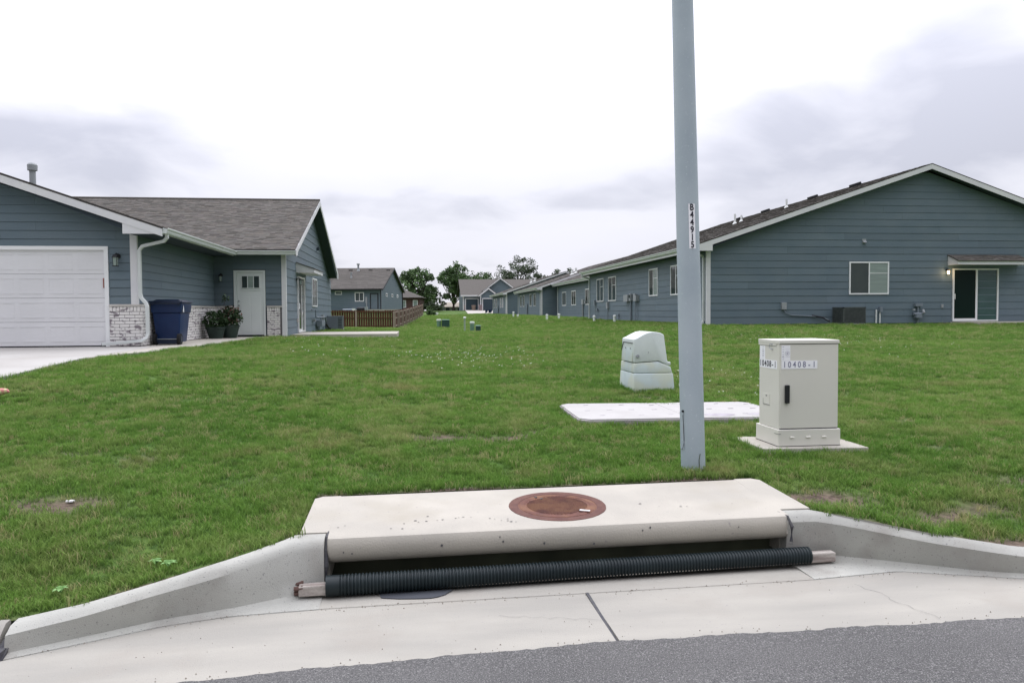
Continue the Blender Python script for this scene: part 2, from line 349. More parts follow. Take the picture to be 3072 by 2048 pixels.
def bare(x, y):
    v = 0
    for bx, by, rx, ry, s in BARE: v = max(v, s * 1.25 * math.exp(-((x - bx) / rx) ** 2 - ((y - by) / ry) ** 2) * (1 + .35 * math.sin(x * 23 + y * 7) * math.sin(y * 31 - x * 11)))
    yb, _ = cb(x)
    if -.9 < x < 2.8: yb = yb + .02
    d = y - yb
    edge = (.75 + .45 * math.sin(x * 5.3) * math.sin(x * 1.7 + 1)) * math.exp(-(d / (.085 + (.17 if x > 2.65 else 0))) ** 2)
    return max(v, edge)
def lawn_mesh():
    xs = list(np.arange(-60, -8, 4)) + list(np.arange(-8, -3, .5)) + list(np.arange(-3, -.8, .08)) + [-.74, -.725] + list(np.arange(-.65, 2.6, .1)) + [2.62, 2.66] + list(np.arange(2.75, 5.5, .09)) + list(np.arange(5.6, 12, .5)) + list(np.arange(12, 90, 4))
    ts = [0, .03, .06, .1, .15, .2, .27, .35] + list(np.arange(.45, 4.2, .12)) + list(np.arange(4.3, 14, .4)) + list(np.arange(14, 60, 2)) + list(np.arange(60, 170, 5)) + [200, 260, 400]
    vs = []; fs = []; att = []
    for i, x in enumerate(xs):
        yb, zb = cb(x)
        for t in ts:
            y = yb + t; z = tz(x, y)
            k = sst(t / .9); z = zb * (1 - k) + z * k - .012
            if t > .3: z += .012 * math.sin(x * 2.1 + y * 1.3) * math.sin(y * 1.9 - x) * min(1, (t - .3))
            vs.append((x, y, z)); att.append(bare(x, y))
    n = len(ts)
    for i in range(len(xs) - 1):
        for j in range(n - 1): fs.append((i * n + j, (i + 1) * n + j, (i + 1) * n + j + 1, i * n + j + 1))
    return vs, fs, att, len(xs), n
vs, fs, att, nx, ny = lawn_mesh()
me = bpy.data.meshes.new('lawn'); me.from_pydata(vs, [], fs)
a_ = me.attributes.new('bare', 'FLOAT', 'POINT'); a_.data.foreach_set('value', [min(max((v - .25) * 1.6, 0), 1) for v in att])
for p in me.polygons: p.use_smooth = True
me.materials.append(MT['lawn']); lawn = bpy.data.objects.new('lawn', me); COL.objects.link(lawn); struct(lawn)
VX = np.array(vs)
def gz(x, y):   # lawn height incl. edge blend
    yb, zb = cb(x); t = y - yb; z = tz(x, y); k = sst(t / .9); z = zb * (1 - k) + z * k - .012
    if t > .3: z += .012 * math.sin(x * 2.1 + y * 1.3) * math.sin(y * 1.9 - x) * min(1, (t - .3))
    return z
# far ground to the horizon
mb = MB(); mb.poly([(-2500, -2500, -.6), (2500, -2500, -.6), (2500, 4000, -.6), (-2500, 4000, -.6)]); struct(build('ground', mb, MT['lawn']))

# ------------------------------------------------------------------ road, gutter, curb
def ye(x): return 3.756 - .075 * min(max(.9 - x, 0), 4.5)
def gzf(x): return -.046 - (.03 * min(1, (-.5 - x) / 2) if x < -.5 else 0)
mb = MB(); xn = list(np.arange(-48, -4, 4)) + list(np.arange(-4, 6, .035)) + list(np.arange(6, 50, 4)); rr0 = random.Random(3)
for x in xn:
    e_ = ye(x) + (rr0.uniform(-.006, .011) + .006 * math.sin(x * 9)) * (abs(x) < 6)
    mb.v += [(x, -16, -.10), (x, -6, .03), (x, 0, .0), (x, 3.2, -.036), (x, e_ + .004, gzf(x) + .0015), (x, e_ + .012, gzf(x) - .02)]
for i in range(len(xn) - 1):
    for j in range(5): k = i * 6 + j; mb.f.append((k, k + 6, k + 7, k + 1))
struct(build('road', mb, MT['asphalt'], fixn=False))
CR = [(-60, 4.06, -.105), (-2.08, 4.06, -.10), (-1.7, 4.22, -.09), (-1.38, 4.35, -.078), (-1.03, 4.43, -.072), (-.5, 4.465, -.07), (2.4, 4.53, -.068), (3.03, 4.60, -.066), (3.4, 4.47, -.066), (3.75, 4.36, -.068), (4.3, 4.28, -.07), (60, 4.28, -.07)]
def cr(x): return float(np.interp(x, [c[0] for c in CR], [c[1] for c in CR])), float(np.interp(x, [c[0] for c in CR], [c[2] for c in CR]))
def ring_strip(mb, xs, secf):
    n = None; base = len(mb.v)
    for x in xs:
        s_ = secf(x); n = len(s_); mb.v += [(x + (p[2] if len(p) > 2 else 0), p[0], p[1]) for p in s_]
    for i in range(len(xs) - 1):
        for j in range(n - 1): mb.f.append((base + i * n + j, base + (i + 1) * n + j, base + (i + 1) * n + j + 1, base + i * n + j + 1))
    mb.f.append(tuple(base + j for j in range(n))[::-1]); mb.f.append(tuple(base + (len(xs) - 1) * n + j for j in range(n)))
gut = bpy.data.objects.new('gutter', None); COL.objects.link(gut); gut.location = (1, 4.1, -.06); struct(gut)
def gsec(x):
    y, z = cr(x); zf = -.046
    if x < -.5: zf = -.046 - .03 * min(1, (-.5 - x) / 2)
    e_ = ye(x); return [(e_ - .03, zf - .2), (e_ - .03, zf - .02), (e_ - .02, zf), (3.95, zf - .007), (4.1 if y > 4.2 else (3.95 + y) / 2, (zf + z) / 2 - .002), (y - .008, z), (y - .004, z - .008), (y - .004, -.3)]
js = [-17.3, -14.25, -11.2, -8.16, -5.12, -2.085, .985, 4.03, 7.08, 10.1, 13.2, 16.2]
for a, b in zip(js[:-1], js[1:]):
    mb = MB(); ring_strip(mb, sorted(set(list(np.linspace(a + .009, b - .009, 26)))), gsec); build('gutter_slab', mb, MT['gutterc'], gut, smooth=True)
mb = MB()
for j in js: mb.box((j - .0085, 3.765, -.25), (j + .0085, cr(j)[0] - .01, -.060 if -1 < j < 4 else -.115))
build('joint_filler', mb, MT['joint'], gut)
rc = random.Random(11)
for (xa, ya, xb, yb) in ((2.75, 3.80, 2.62, 4.50), (.99, 4.05, .45, 4.20)):
    P = [(xa + (xb - xa) * t + rc.uniform(-.02, .02), ya + (yb - ya) * t + rc.uniform(-.015, .015)) for t in np.linspace(0, 1, 14)]
    mb = MB()
    for (x0, y0), (x1, y1) in zip(P[:-1], P[1:]):
        z0 = np.interp(y0, [3.76, 4.47], [gzf(x0), -.070]) + .0035; z1 = np.interp(y1, [3.76, 4.47], [gzf(x1), -.070]) + .0035; d = Vector((x1 - x0, y1 - y0, 0)).normalized(); w_ = Vector((-d.y, d.x, 0)) * rc.uniform(.0004, .0011); a_, b_ = Vector((x0, y0, z0)), Vector((x1, y1, z1)); mb.poly([a_ - w_, b_ - w_, b_ + w_, a_ + w_])
    build('hairline_crack', mb, MT['joint'], gut, fixn=False)
mb = MB()
for _ in range(420):
    x = rc.uniform(-2.2, 4.2); y_, z_ = cr(x); f_ = rc.choice((0, 0, 1, 2))
    y = y_ + rc.gauss(-.01, .02) if f_ == 0 else (ye(x) + abs(rc.gauss(0, .05)) if f_ == 1 else rc.uniform(3.8, 4.5)); z = float(np.interp(y, [3.74, y_], [gzf(x), z_])) + .002; q = rc.uniform(.0015, .0048) * (1 if f_ < 2 else .6)
    i = len(mb.v); mb.v += [(x - q, y, z - .002), (x, y - q, z - .002), (x + q * 1.3, y, z - .002), (x, y + q, z - .002), (x, y, z + q)]
    for a_, b_ in ((0, 1), (1, 2), (2, 3), (3, 0)): mb.f.append((i + a_, i + b_, i + 4))
o_ = build('grit', mb, MAT('grit_stones', (.16, .14, .12), (.30, .27, .22), 60, .95), None, fixn=False); struct(o_, 'stuff', 'loose grit and soil crumbs along the gutter joint')
# apron strip in front of the inlet + curb wings
def face_bottom(x):
    return float(np.interp(x, [-2.08, -1.6, -1.38, -1.03, -.80, -.55, 2.45, 2.75, 3.1, 3.5, 3.8], [4.08, 4.27, 4.37, 4.46, 4.57, 4.71, 4.89, 4.86, 4.68, 4.46, 4.36]))
curb = bpy.data.objects.new('curb', None); COL.objects.link(curb); curb.location = (1, 4.6, 0); struct(curb)
def wsec(x):
    yb, zb = cb(x); y, z = cr(x); fb = face_bottom(x); fb = max(fb, y + .02)
    if x < -.7: yb0 = yb
    else: yb0 = yb
    if -.8 < x < 0: yb0, zb = 4.87 + (x + .74) * .02, .247
    if 2.2 < x < 2.68: yb0, zb = 5.0, .247
    h = zb - z; tw = min(.10 + .12 * h, (yb0 - fb) * .55)
    zf = z + .006
    e_y = yb0 - tw; e_z = zb - .012
    return [(yb0 + .02, -.4), (yb0, zb - .02), (yb0 - .006, zb), (e_y + .02, zb - .006), (e_y - .01, e_z - .012), (e_y - .035, e_z - .045 * min(1, h * 4)), (fb + (e_y - fb) * .48, z + .36 * h), (fb + .03, z + .07 * h + .006), (fb, zf), (fb - .04 if fb - .04 > y + .01 else (fb + y + .01) / 2, zf - .003), (y + .006, z + .001), (y + .003, z - .006), (y + .003, -.4)]
def wing(x0, x1, n, name='curb_wing'):
    mb = MB(); ring_strip(mb, list(np.linspace(x0, x1, n)), wsec); return build(name, mb, MT['curb'], curb, smooth=True)
wing(-2.06, -.565, 26); wing(2.435, 4.02, 26)
def rsec(x, left):
    yb, zb = cb(x); y, z = cr(x)
    return [(yb + .02, -.4), (yb, zb - .015), (yb - .006, zb), (yb - .05, zb - .002), (yb - .09, zb - .03 if left else zb - .03), (y + .03, z + .02), (y + .006, z + .002), (y + .003, -.4)]
for a, b in zip([-17.3, -14.25, -11.2, -8.16, -5.12, 4.03, 7.08, 10.1, 13.2], [-14.25, -11.2, -8.16, -5.12, -2.085, 7.08, 10.1, 13.2, 16.2]):
    mb = MB(); ring_strip(mb, [a + .012, (a + b) / 2, b - .012], lambda x: rsec(x, a < 0)); build('curb_section', mb, MT['curb'] if a > 0 else MT['gutterc'], curb, smooth=True)
mb = MB(); mb.prism([(-2.10, 4.02, -.125), (-2.045, 4.02, -.125), (-2.035, 4.28, .02), (-2.08, 4.28, .02)], (0, .02, -.05)); mb.box((-2.11, 4.05, -.2), (-2.05, 4.27, -.06))
build('joint_filler', mb, MT['joint'], curb)
mb = MB()   # apron between gutter and inlet throat
ring_strip(mb, list(np.linspace(-.5645, 2.4345, 12)), lambda x: [(cr(x)[0] + .003, -.4), (cr(x)[0] + .003, -.076), (cr(x)[0] + .008, -.069), (4.70, -.074), (4.86, -.085), (5.0, -.13), (5.0, -.4)])
build('inlet_apron', mb, MT['gutterc'], curb, smooth=True)

# ------------------------------------------------------------------ storm drain inlet
inl = thing('storm_drain_inlet', 'wide concrete curb inlet box with dark slot opening along the gutter', 'storm drain', (.95, 5.3, -.1))
mb = MB()
# slab with rounded nose: profile (y,z)
def nose(x):
    return [(5.70, .294), (5.72, .280), (5.72, .10), (5.0, .06), (4.93, .066), (4.885, .078), (4.845, .098), (4.82, .122), (4.806, .15), (4.80, .185), (4.803, .218), (4.817, .242), (4.845, .251), (5.2, .268)]
def slabsec(x):
    p = nose(x); k = (x - .95) / 1.65; return [(y + .06 * k + (.0), z) for y, z in p]
xs = [-.545, -.53, -.3, 0, .5, 1., 1.5, 2.0, 2.25, 2.39, 2.415, 2.428]
mb2 = MB(); base = 0
def ring_closed(mb, rows):
    b0 = len(mb.v); n = len(rows[0])
    for r in rows: mb.v += r
    for i in range(len(rows) - 1):
        for j in range(n): mb.f.append((b0 + i * n + j, b0 + (i + 1) * n + j, b0 + (i + 1) * n + (j + 1) % n, b0 + i * n + (j + 1) % n))
    mb.f.append(tuple(b0 + j for j in range(n))[::-1]); mb.f.append(tuple(b0 + (len(rows) - 1) * n + j for j in range(n)))
def insetx(sec, x, k):   # round the nose ends: pull nose forward points back
    return [(x, y + (k if y < 4.87 else 0), z) for y, z in sec]
rows = [insetx(slabsec(x), x, {-.545: .012, 2.415: .008, 2.428: .03}.get(x, 0)) for x in xs]
ring_closed(mb2, rows)
slab = build('lid_slab', mb2, MT['concrete'], inl, smooth=True)
mb = MB()   # side flanks of the slab, behind the wings
for x0, x1, yk in ((-.722, -.5455, -.06), (2.4285, 2.645, .055)):
    ya = 4.885 + (.0 if x0 < 0 else .12); yb_ = 5.72 + yk
    c = .05
    if x0 < 0: top = [(x0, ya, .2505), (x1, ya, .2505), (x1, yb_, .294), (x0 + c, yb_, .294), (x0, yb_ - c, .292)]
    else: top = [(x0, ya, .2535), (x1, ya, .2535), (x1 - .03, yb_ - c, .294), (x1 - .03 - c, yb_, .296), (x0, yb_, .296)]
    mb.prism(top, (0, 0, -.3))
build('slab_flank', mb, MT['concrete'], inl)
mb = MB(); mb.box((-.9, 5.15, -1.2), (2.8, 5.3, .07)); mb.box((-.85, 5.0, -1.2), (-.60, 5.2, .2)); mb.box((2.62, 5.02, -1.2), (2.75, 5.2, .2)); mb.box((-.9, 4.9, -1.3), (2.8, 5.3, -1.19))
build('throat', mb, MT['void'], inl)
mb = MB(); mb.box((-.556, 5.0, -.16), (2.43, 5.15, -.13)); build('throat_floor', mb, MT['void'], inl)
# dark sealant cracks between the slab and the wings
mb = MB()
mb.tube([(-.553, 4.90, .248), (-.553, 4.82, .235), (-.555, 4.77, .17), (-.556, 4.76, .08), (-.556, 4.76, -.03)], [.006, .012, .014, .016, .012], 6)
mb.tube([(2.39, 4.95, .252), (2.42, 4.87, .24), (2.437, 4.84, .18), (2.437, 4.85, .08)], [.003, .008, .012, .012], 6)
build('crack_sealant', mb, MT['joint'], inl)
mb = MB()
for x, y in ((-.091, 4.98), (-.0, 5.0), (.05, 5.01), (.12, 5.02), (.155, 5.03), (.24, 5.05), (.26, 5.06), (.29, 5.07), (.34, 5.06), (.46, 5.02), (.49, 5.0), (.53, 4.97), (.57, 4.96), (.59, 4.94), (.62, 4.93), (.575, 5.0), (.06, 5.11), (-.02, 5.03), (-.1, 4.88), (-.17, 4.89), (1.52, 5.22), (1.63, 5.14), (1.78, 5.13), (1.82, 5.12), (2.15, 5.14), (-.46, 4.98), (-.50, 4.95)):
    r_ = random.uniform(.003, .007); z_ = .2525 + (y - 4.845) * .0485; mb.poly([(x + r_ * 1.6 * math.cos(a), y + r_ * math.sin(a), z_ + .0028) for a in np.linspace(0, 6.28, 8)[:-1]])
for x, z_ in ((.14, .17), (.5, .205), (.52, .175), (.78, .15), (1.42, .2), (1.47, .215), (2.07, .19), (-.45, .16), (-.40, .15), (1.1, .13)):
    r_ = random.uniform(.004, .009); mb.poly([(x - r_, 4.7985 + .06 * (x - .95) / 1.65, z_), (x + r_ * .4, 4.7985 + .06 * (x - .95) / 1.65, z_ - r_), (x + r_, 4.7985 + .06 * (x - .95) / 1.65, z_ + r_), (x - r_ * .3, 4.7985 + .06 * (x - .95) / 1.65, z_ + r_ * 1.4)])
o_ = build('tar_drops', mb, MT['joint'], inl, fixn=False); o_['kind'] = 'stuff'
# manhole cover
mh = thing('manhole_cover', 'round rusty manhole cover set in the pale concrete inlet slab', 'manhole cover', (.945, 5.245, .2700))
MT_n = Vector((0, -.045, 1)).normalized()
def disc(r0, r1, z, h, n=56, wob=0.):
    mb = MB()
    for k in range(n):
        a0 = 2 * math.pi * k / n; a1 = 2 * math.pi * (k + 1) / n
        ra = r1 * (1 + wob * math.sin(k * 7.3)); rb = r1 * (1 + wob * math.sin((k + 1) % n * 7.3))
        q = [(r0 * math.cos(a0), r0 * math.sin(a0)), (ra * math.cos(a0), ra * math.sin(a0)), (rb * math.cos(a1), rb * math.sin(a1)), (r0 * math.cos(a1), r0 * math.sin(a1))]
        if r0 < 1e-4: q = q[1:3] + [(0, 0)]
        mb.prism([(x, y, z) for x, y in q], (0, 0, h))
    return mb
def tilt(o, ang=.05): o.rotation_euler = (ang, 0, 0); return o
mb = MB(); n = 64
def lathe_xy(prof, n, jit=0):
    mb = MB(); 
    for k in range(n):
        a = 2 * math.pi * k / n; j = 1 + jit * math.sin(k * 5.1) * math.sin(k * 2.3)
        for r, z in prof: mb.v.append((r * j * math.cos(a), r * j * math.sin(a), z))
    m = len(prof)
    for k in range(n):
        for i in range(m - 1): mb.f.append((k * m + i, ((k + 1) % n) * m + i, ((k + 1) % n) * m + i + 1, k * m + i + 1))
    return mb
o = build('ring_frame', lathe_xy([(.268, -.02), (.270, .004), (.285, .0075), (.300, .0045), (.315, .007), (.332, .004), (.335, -.02)], n, .004), MT['rust_rim'], mh, world=False, smooth=True); tilt(o)
mb = MB(); mb.tube([(0, 0, -.02), (0, 0, .0025)], .33, 48); tilt(build('frame_bed', mb, MT['rust'], mh, world=False))
lid = build('cover_lid', lathe_xy([(.0001, .005), (.20, .005), (.222, .003), (.228, .007), (.25, .007), (.262, .004), (.264, -.02)], n), MT['rust'], mh, world=False, smooth=True); tilt(lid)
mb = MB()   # raised diagonal tread bars
for i in range(-13, 14):
    c = i * .0158; h = math.sqrt(max(.205 ** 2 - c * c, 0)); d = Vector((.80, .60, 0)); nrm = Vector((-.6, .8, 0))
    p = nrm * c - d * h; mb.obox(p + Vector((0, 0, .0045)), d, nrm, (0, 0, 1), 2 * h, .006, .004)
build('tread_bars', mb, MT['rust'], lid, world=False)
mb = MB()
for x, y in ((-.12, .20), (-.085, .16)): mb.box((x - .010, y - .009, .002), (x + .010, y + .009, .0095))
build('pick_hole', mb, MT['dark'], lid, world=False)
mb = MB(); c, s_ = math.cos(-.5), math.sin(-.5); mb.obox((1.065, 5.085, .2745), (c, s_, 0), (-s_, c, 0), (0, 0, 1), .07, .022, .004)
tag(build('paper_scrap', mb, MT['litter']), 'small white scrap of litter lying on the rusty manhole cover', 'litter')
# corrugated sediment guard
A = Vector((-.545, 4.655, -.006)); B = Vector((2.545, 4.812, -.006)); dr = (B - A).normalized(); Ln = (B - A).length
g = thing('inlet_guard', 'black corrugated drain pipe threaded on a timber, lying across the inlet opening', 'drain guard', (1.0, 4.66, -.07))
path = []; rr = []; npit = 150; p_ = Ln / npit
for k in range(npit):
    for t, r in ((0, .0565), (.22, .064), (.60, .064), (.82, .0565)):
        if k < 5 and r > .06: r = .061
        if k < 4: r = .061
        r *= 1 - .12 * k / npit
        sag = .010 * math.sin(math.pi * (k / npit))
        path.append(A + dr * (k + t) * p_ + Vector((0, sag, -.003 * math.sin(math.pi * k / npit)))); rr.append(r)
mb = MB(); mb.tube(path, rr, 20); build('corrugated_pipe', mb, MT['hose'], g, smooth=True)
mb = MB(); q = dr.cross(Vector((0, 0, 1))).normalized()
mb.obox(A - dr * .155 - q * .032 + Vector((0, 0, -.045)), dr, q, (0, 0, 1), Ln + .155 + .17, .064, .062)
tb = build('timber', mb, MT['timber'], g, bevel=.006)
mb = MB()
for dz, dy in ((.012, -.03), (-.02, -.02), (.0, .02), (-.03, .01)): mb.tube([A - dr * .18 + q * dy + Vector((0, 0, dz)), A - dr * .13 + q * dy + Vector((0, 0, dz + .006))], .014, 7)
build('rusty_strap', mb, MAT('dull_rust', (.10, .06, .05), None, rough=.9), g)
mb = MB(); pts = [(-.25 + .28 * t, 4.50 - .03 * math.sin(t * 3.14) - .012 * t) for t in np.linspace(0, 1, 8)]
mb.prism([(-.24, 4.66, -.068), (-.22, 4.585, -.0695), (-.12, 4.555, -.0685), (.0, 4.541, -.068), (.07, 4.540, -.068), (.11, 4.556, -.0685), (.15, 4.585, -.0695), (.2, 4.66, -.068)], (0, 0, .004))
tag(build('fabric_scrap', mb, MAT('dark_cloth', (.06, .065, .075), None, rough=.9)), 'dark flat scrap sticking out under the black pipe on the gutter', 'scrap')

# ------------------------------------------------------------------ light pole
def pole():
    b0 = Vector((2.233, 6.131, .30)); ax = Vector((2.14 - 2.233, .02, 3.786)).normalized()
    t = thing('light_pole', 'tall slightly leaning grey steel street light pole standing in the lawn by the inlet', 'light pole', tuple(b0))
    hs = list(np.linspace(-.2, 8.5, 30)); rad = lambda h: .0975 - .0036 * h
    mb = MB(); mb.tube([b0 + ax * h for h in hs], [rad(h) for h in hs], 40); build('shaft', mb, MT['pole'], t, smooth=True)
    mb = MB(); mb.tube([b0 + ax * 8.5, b0 + ax * 8.53, b0 + ax * 8.56], [.075, .07, .03], 24); build('pole_cap', mb, MT['pole'], t, smooth=True)
    tocam = (Vector((0, 0, 0)) - Vector((b0.x, b0.y, 0))).normalized(); rgt = Vector((-tocam.y, tocam.x, 0)); # right as seen from camera
    if rgt.x < 0: rgt = -rgt
    def surf(h, arc, e=.0):   # arc length to the right of the camera-facing line
        r = rad(h) + e; th = arc / r
        return b0 + ax * h + tocam * r * math.cos(th) + rgt * r * math.sin(th)
    def patch(h0, h1, a0, a1, e, n=8, m_=10, drift=0.):
        mb = MB()
        for i in range(m_ + 1):
            h = h0 + (h1 - h0) * i / m_
            for j in range(n + 1): mb.v.append(tuple(surf(h, a0 + (a1 - a0) * j / n + drift * (h1 - h), e)))
        for i in range(m_):
            for j in range(n): k = i * (n + 1) + j; mb.f.append((k, k + 1, k + n + 2, k + n + 1))
        return mb
    H0, H1 = 1.795, 2.15
    a0 = .010; a1 = .064
    pl = build('number_strip', patch(H0, H1, a0, a1, .0015), MT['sticker'], t, smooth=True, fixn=False)
    for k, ch in enumerate('B44915'):
        hc = H1 - (k + .5) * (H1 - H0) / 6
        place_text('character', ch, .074, MT['ink'], pl, None, (1, 0, 0), (0, 0, 1), .84, .97, fn=lambda x, y, z, hc=hc: surf(hc + y, (a0 + a1) / 2 + x, .0042 + z))
    # hand hole cover low on the left side and bolt
    mb = patch(.18, .48, -.135, -.075, .004); 
    hh = build('handhole_cover', mb, MT['pole'], t, smooth=True, fixn=False)
    mb = MB(); pth = [surf(h, a, .003) for h, a in [(.46, -.080), (.36, -.076), (.26, -.074), (.22, -.077), (.19, -.088), (.175, -.105)]]; mb.tube(pth, .0028, 6); build('cover_edge', mb, MT['joint'], hh)
    c = surf(.49, -.075, .0); mb = MB(); mb.tube([c, c + (c - (b0 + ax * .49)).normalized() * .012], .009, 8); build('bolt', mb, MT['dark'], t)
    mb = MB()
    for hx, ar in ((.02, .05), (.06, .052), (.10, .055), (.13, .06)):
        pass
    mb.tube([surf(0, .045, .003), surf(.05, .052, .004), (surf(.10, .050, .004)), surf(.15, .062, .004)], .003, 5); build('grass_stem', mb, MAT('dry_stem', (.07, .09, .05)), t)
pole()

# ------------------------------------------------------------------ utility cabinet on its pad
pz = .352
padm = MB(); padm.prism([(3.02, 7.27, pz + .02), (3.06, 6.60, pz + .02), (4.0, 6.52, pz + .02), (4.02, 7.22, pz + .02)], (0, 0, -.2))
tag(build('concrete_pad', padm, MT['concrete'], bevel=.006), 'thin square concrete pad in the grass beneath the beige utility cabinet', 'concrete pad')
cab = thing('utility_cabinet', 'beige metal utility cabinet with white number labels and black handle', 'utility cabinet', (3.49, 6.9, pz + .02))
cx0, cx1, cy0, cz = 3.22, 3.812, 6.665, pz + .02
mb = MB(); mb.box((cx0, cy0, cz), (cx1, cy0 + .47, cz + .152)); pl_ = build('plinth', mb, MT['cab'], cab, bevel=.005)
mb = MB(); mb.box((cx0 - .001, cy0 - .001, cz), (cx1 + .001, cy0 + .471, cz + .006)); build('base_gap', mb, MT['dark'], pl_)
for k in range(3):
    mb = MB(); xx = cx0 + .13 + k * .152; mb.tube([(xx - .02, cy0 - .002, cz + .082), (xx + .02, cy0 - .002, cz + .082)], .0085, 8); build('louvre', mb, MT['cab'], pl_, smooth=True)
mb = MB(); mb.box((cx0 + .0, cy0 - .0025, cz + .112), (cx0 + .022, cy0 + .001, cz + .1155)); mb.box((cx0 - .0025, cy0 + .0, cz + .112), (cx0 + .001, cy0 + .08, cz + .1145)); build('plinth_seam', mb, MT['joint'], pl_)
bx0, bx1, by0 = cx0 + .018, cx1 - .016, cy0 + .016; bz0 = cz + .158; bz1 = cz + .955
mb = MB(); mb.box((bx0, by0 + .012, bz0 - .004), (bx1, by0 + .425, bz1 - .03)); body = build('cabinet_body', mb, MT['cab'], cab, bevel=.006)
mb = MB(); mb.box((bx0 + .004, by0 + .001, bz0 + .004), (bx1 - .002, by0 + .011, bz1 - .036)); dr_ = build('cabinet_door', mb, MT['cab'], cab, bevel=.0025)
mb = MB(); mb.prism([(bx0 - .006, by0 - .006, bz1 - .030), (bx1 + .006, by0 - .006, bz1 - .030), (bx1 + .006, by0 - .006, bz1 + .002), (bx0 - .006, by0 - .006, bz1 + .002)], (0, .445, 0.0)); build('cabinet_top', mb, MT['cab'], cab, bevel=.004)
# side skirt of the top, stepping down behind the front edge
mb = MB(); mb.prism([(bx0 - .004, by0 + .06, bz1 - .03), (bx0 - .004, by0 + .07, bz1 - .052), (bx0 - .004, by0 + .435, bz1 - .052), (bx0 - .004, by0 + .435, bz1 - .03)], (.01, 0, 0)); build('top_skirt', mb, MT['cab'], cab)
mb = MB(); mb.box((bx0 - .0012, by0 + .07, bz1 - .0555), (bx0 + .001, by0 + .43, bz1 - .0525)); mb.box((bx0 + .0, by0 + .0005, bz1 - .0345), (bx1 - .0, by0 + .012, bz1 - .0305)); mb.box((bx0 + .002, by0 + .0005, bz0 - .004), (bx1 - .002, by0 + .01, bz0 + .002))
build('shadow_gap', mb, MT['joint'], body)
mb = MB(); mb.box((bx0 + .045, by0 - .026, bz1 - .565), (bx0 + .085, by0 + .002, bz1 - .40)); hd = build('handle', mb, MT['dark'], dr_, bevel=.006)
mb = MB()
for k in range(6): mb.box((bx0 + .05, by0 - .0285, bz1 - .555 + k * .025), (bx0 + .08, by0 - .0255, bz1 - .545 + k * .025))
build('handle_rib', mb, MAT('worn_black', (.03, .035, .045), None, rough=.6), hd) if False else None
mb = MB(); yy = by0 + .14; mb.tube([(bx0 - .002, yy, bz1 - .035), (bx0 - .02, yy + .03, bz1 - .04), (bx0 - .022, yy + .035, bz1 - .07), (bx0 - .004, yy, bz1 - .085)], .0045, 8); build('latch_loop', mb, MT['metal'], body, smooth=True)
mb = MB(); mb.box((bx0 - .003, by0 + .20, bz1 - .60), (bx0 + .001, by0 + .33, bz1 - .50)); sp = build('side_panel', mb, MT['cab'], body)
mb = MB(); mb.box((bx0 - .0038, by0 + .20, bz1 - .604), (bx0 + .001, by0 + .33, bz1 - .600)); mb.box((bx0 - .0038, by0 + .331, bz1 - .604), (bx0 + .001, by0 + .334, bz1 - .55)); mb.tube([(bx0 - .006, by0 + .265, bz1 - .52), (bx0, by0 + .265, bz1 - .52)], .007, 8); build('side_slot', mb, MT['joint'], body)
# labels
ys = by0 - .0005
mb = MB(); mb.box((bx0 + .014, ys - .0012, bz1 - .256), (bx0 + .355, ys + .001, bz1 - .182)); lb = build('number_label', mb, MT['sticker'], dr_)
for k, ch in enumerate('10408-1'): place_text('printed_digit', ch, .080, MT['inkgrey'], lb, (bx0 + .043 + k * .0468, ys - .0014, bz1 - .219), (1, 0, 0), (0, 0, 1), .78, .92)
mb = MB(); mb.box((bx0 + .014, ys - .0012, bz1 - .181), (bx0 + .097, ys + .001, bz1 - .044)); lb = build('sticker', mb, MT['sticker'], dr_)
for k, ch in enumerate('1DIIII'):
    place_text('printed_character', ch, .026, MT['inkgrey'], lb, (bx0 + .030, ys - .0014, bz1 - .168 + k * .022), (0, 0, 1), (-1, 0, 0), .8, .8)
mb = MB(); c0 = Vector((bx0 + .068, ys - .0022, bz1 - .115))
ring = [c0 + Vector((math.cos(a) * .02, 0, math.sin(a) * .02)) for a in np.linspace(0, 2 * math.pi, 25)]; mb.tube(ring, .0009, 4)
for a in np.linspace(0, 2 * math.pi, 6)[:-1]: mb.tube([c0, c0 + Vector((math.cos(a + .3) * .014, 0, math.sin(a + .3) * .014))], .0012, 4)
build('round_emblem', mb, MT['inkgrey'], lb)
mb = MB(); mb.box((bx0 + .05, ys - .0016, bz1 - .149), (bx0 + .095, ys, bz1 - .1478)); mb.box((bx0 + .05, ys - .0016, bz1 - .079), (bx0 + .095, ys, bz1 - .0778)); build('printed_rule', mb, MT['inkgrey'], lb)
xs_ = bx0 - .0005
mb = MB(); mb.box((xs_ - .0012, by0 + .055, bz1 - .262), (xs_ + .001, by0 + .415, bz1 - .185)); lb = build('number_label', mb, MT['sticker'], body)
for k, ch in enumerate('10408-1'): place_text('printed_digit', ch, .086, MT['ink'], lb, (xs_ - .0016, by0 + .390 - k * .050, bz1 - .223), (0, -1, 0), (0, 0, 1), .95, .92)
mb = MB(); mb.box((xs_ - .0012, by0 + .30, bz1 - .184), (xs_ + .001, by0 + .405, bz1 - .060)); lb = build('sticker', mb, MT['sticker'], body)
for k, ch in enumerate('182831'):
    place_text('printed_character', ch, .024, MT['inkgrey'], lb, (xs_ - .0016, by0 + .34, bz1 - .172 + k * .020), (0, 0, 1), (0, 1, 0), .8, 1.5)

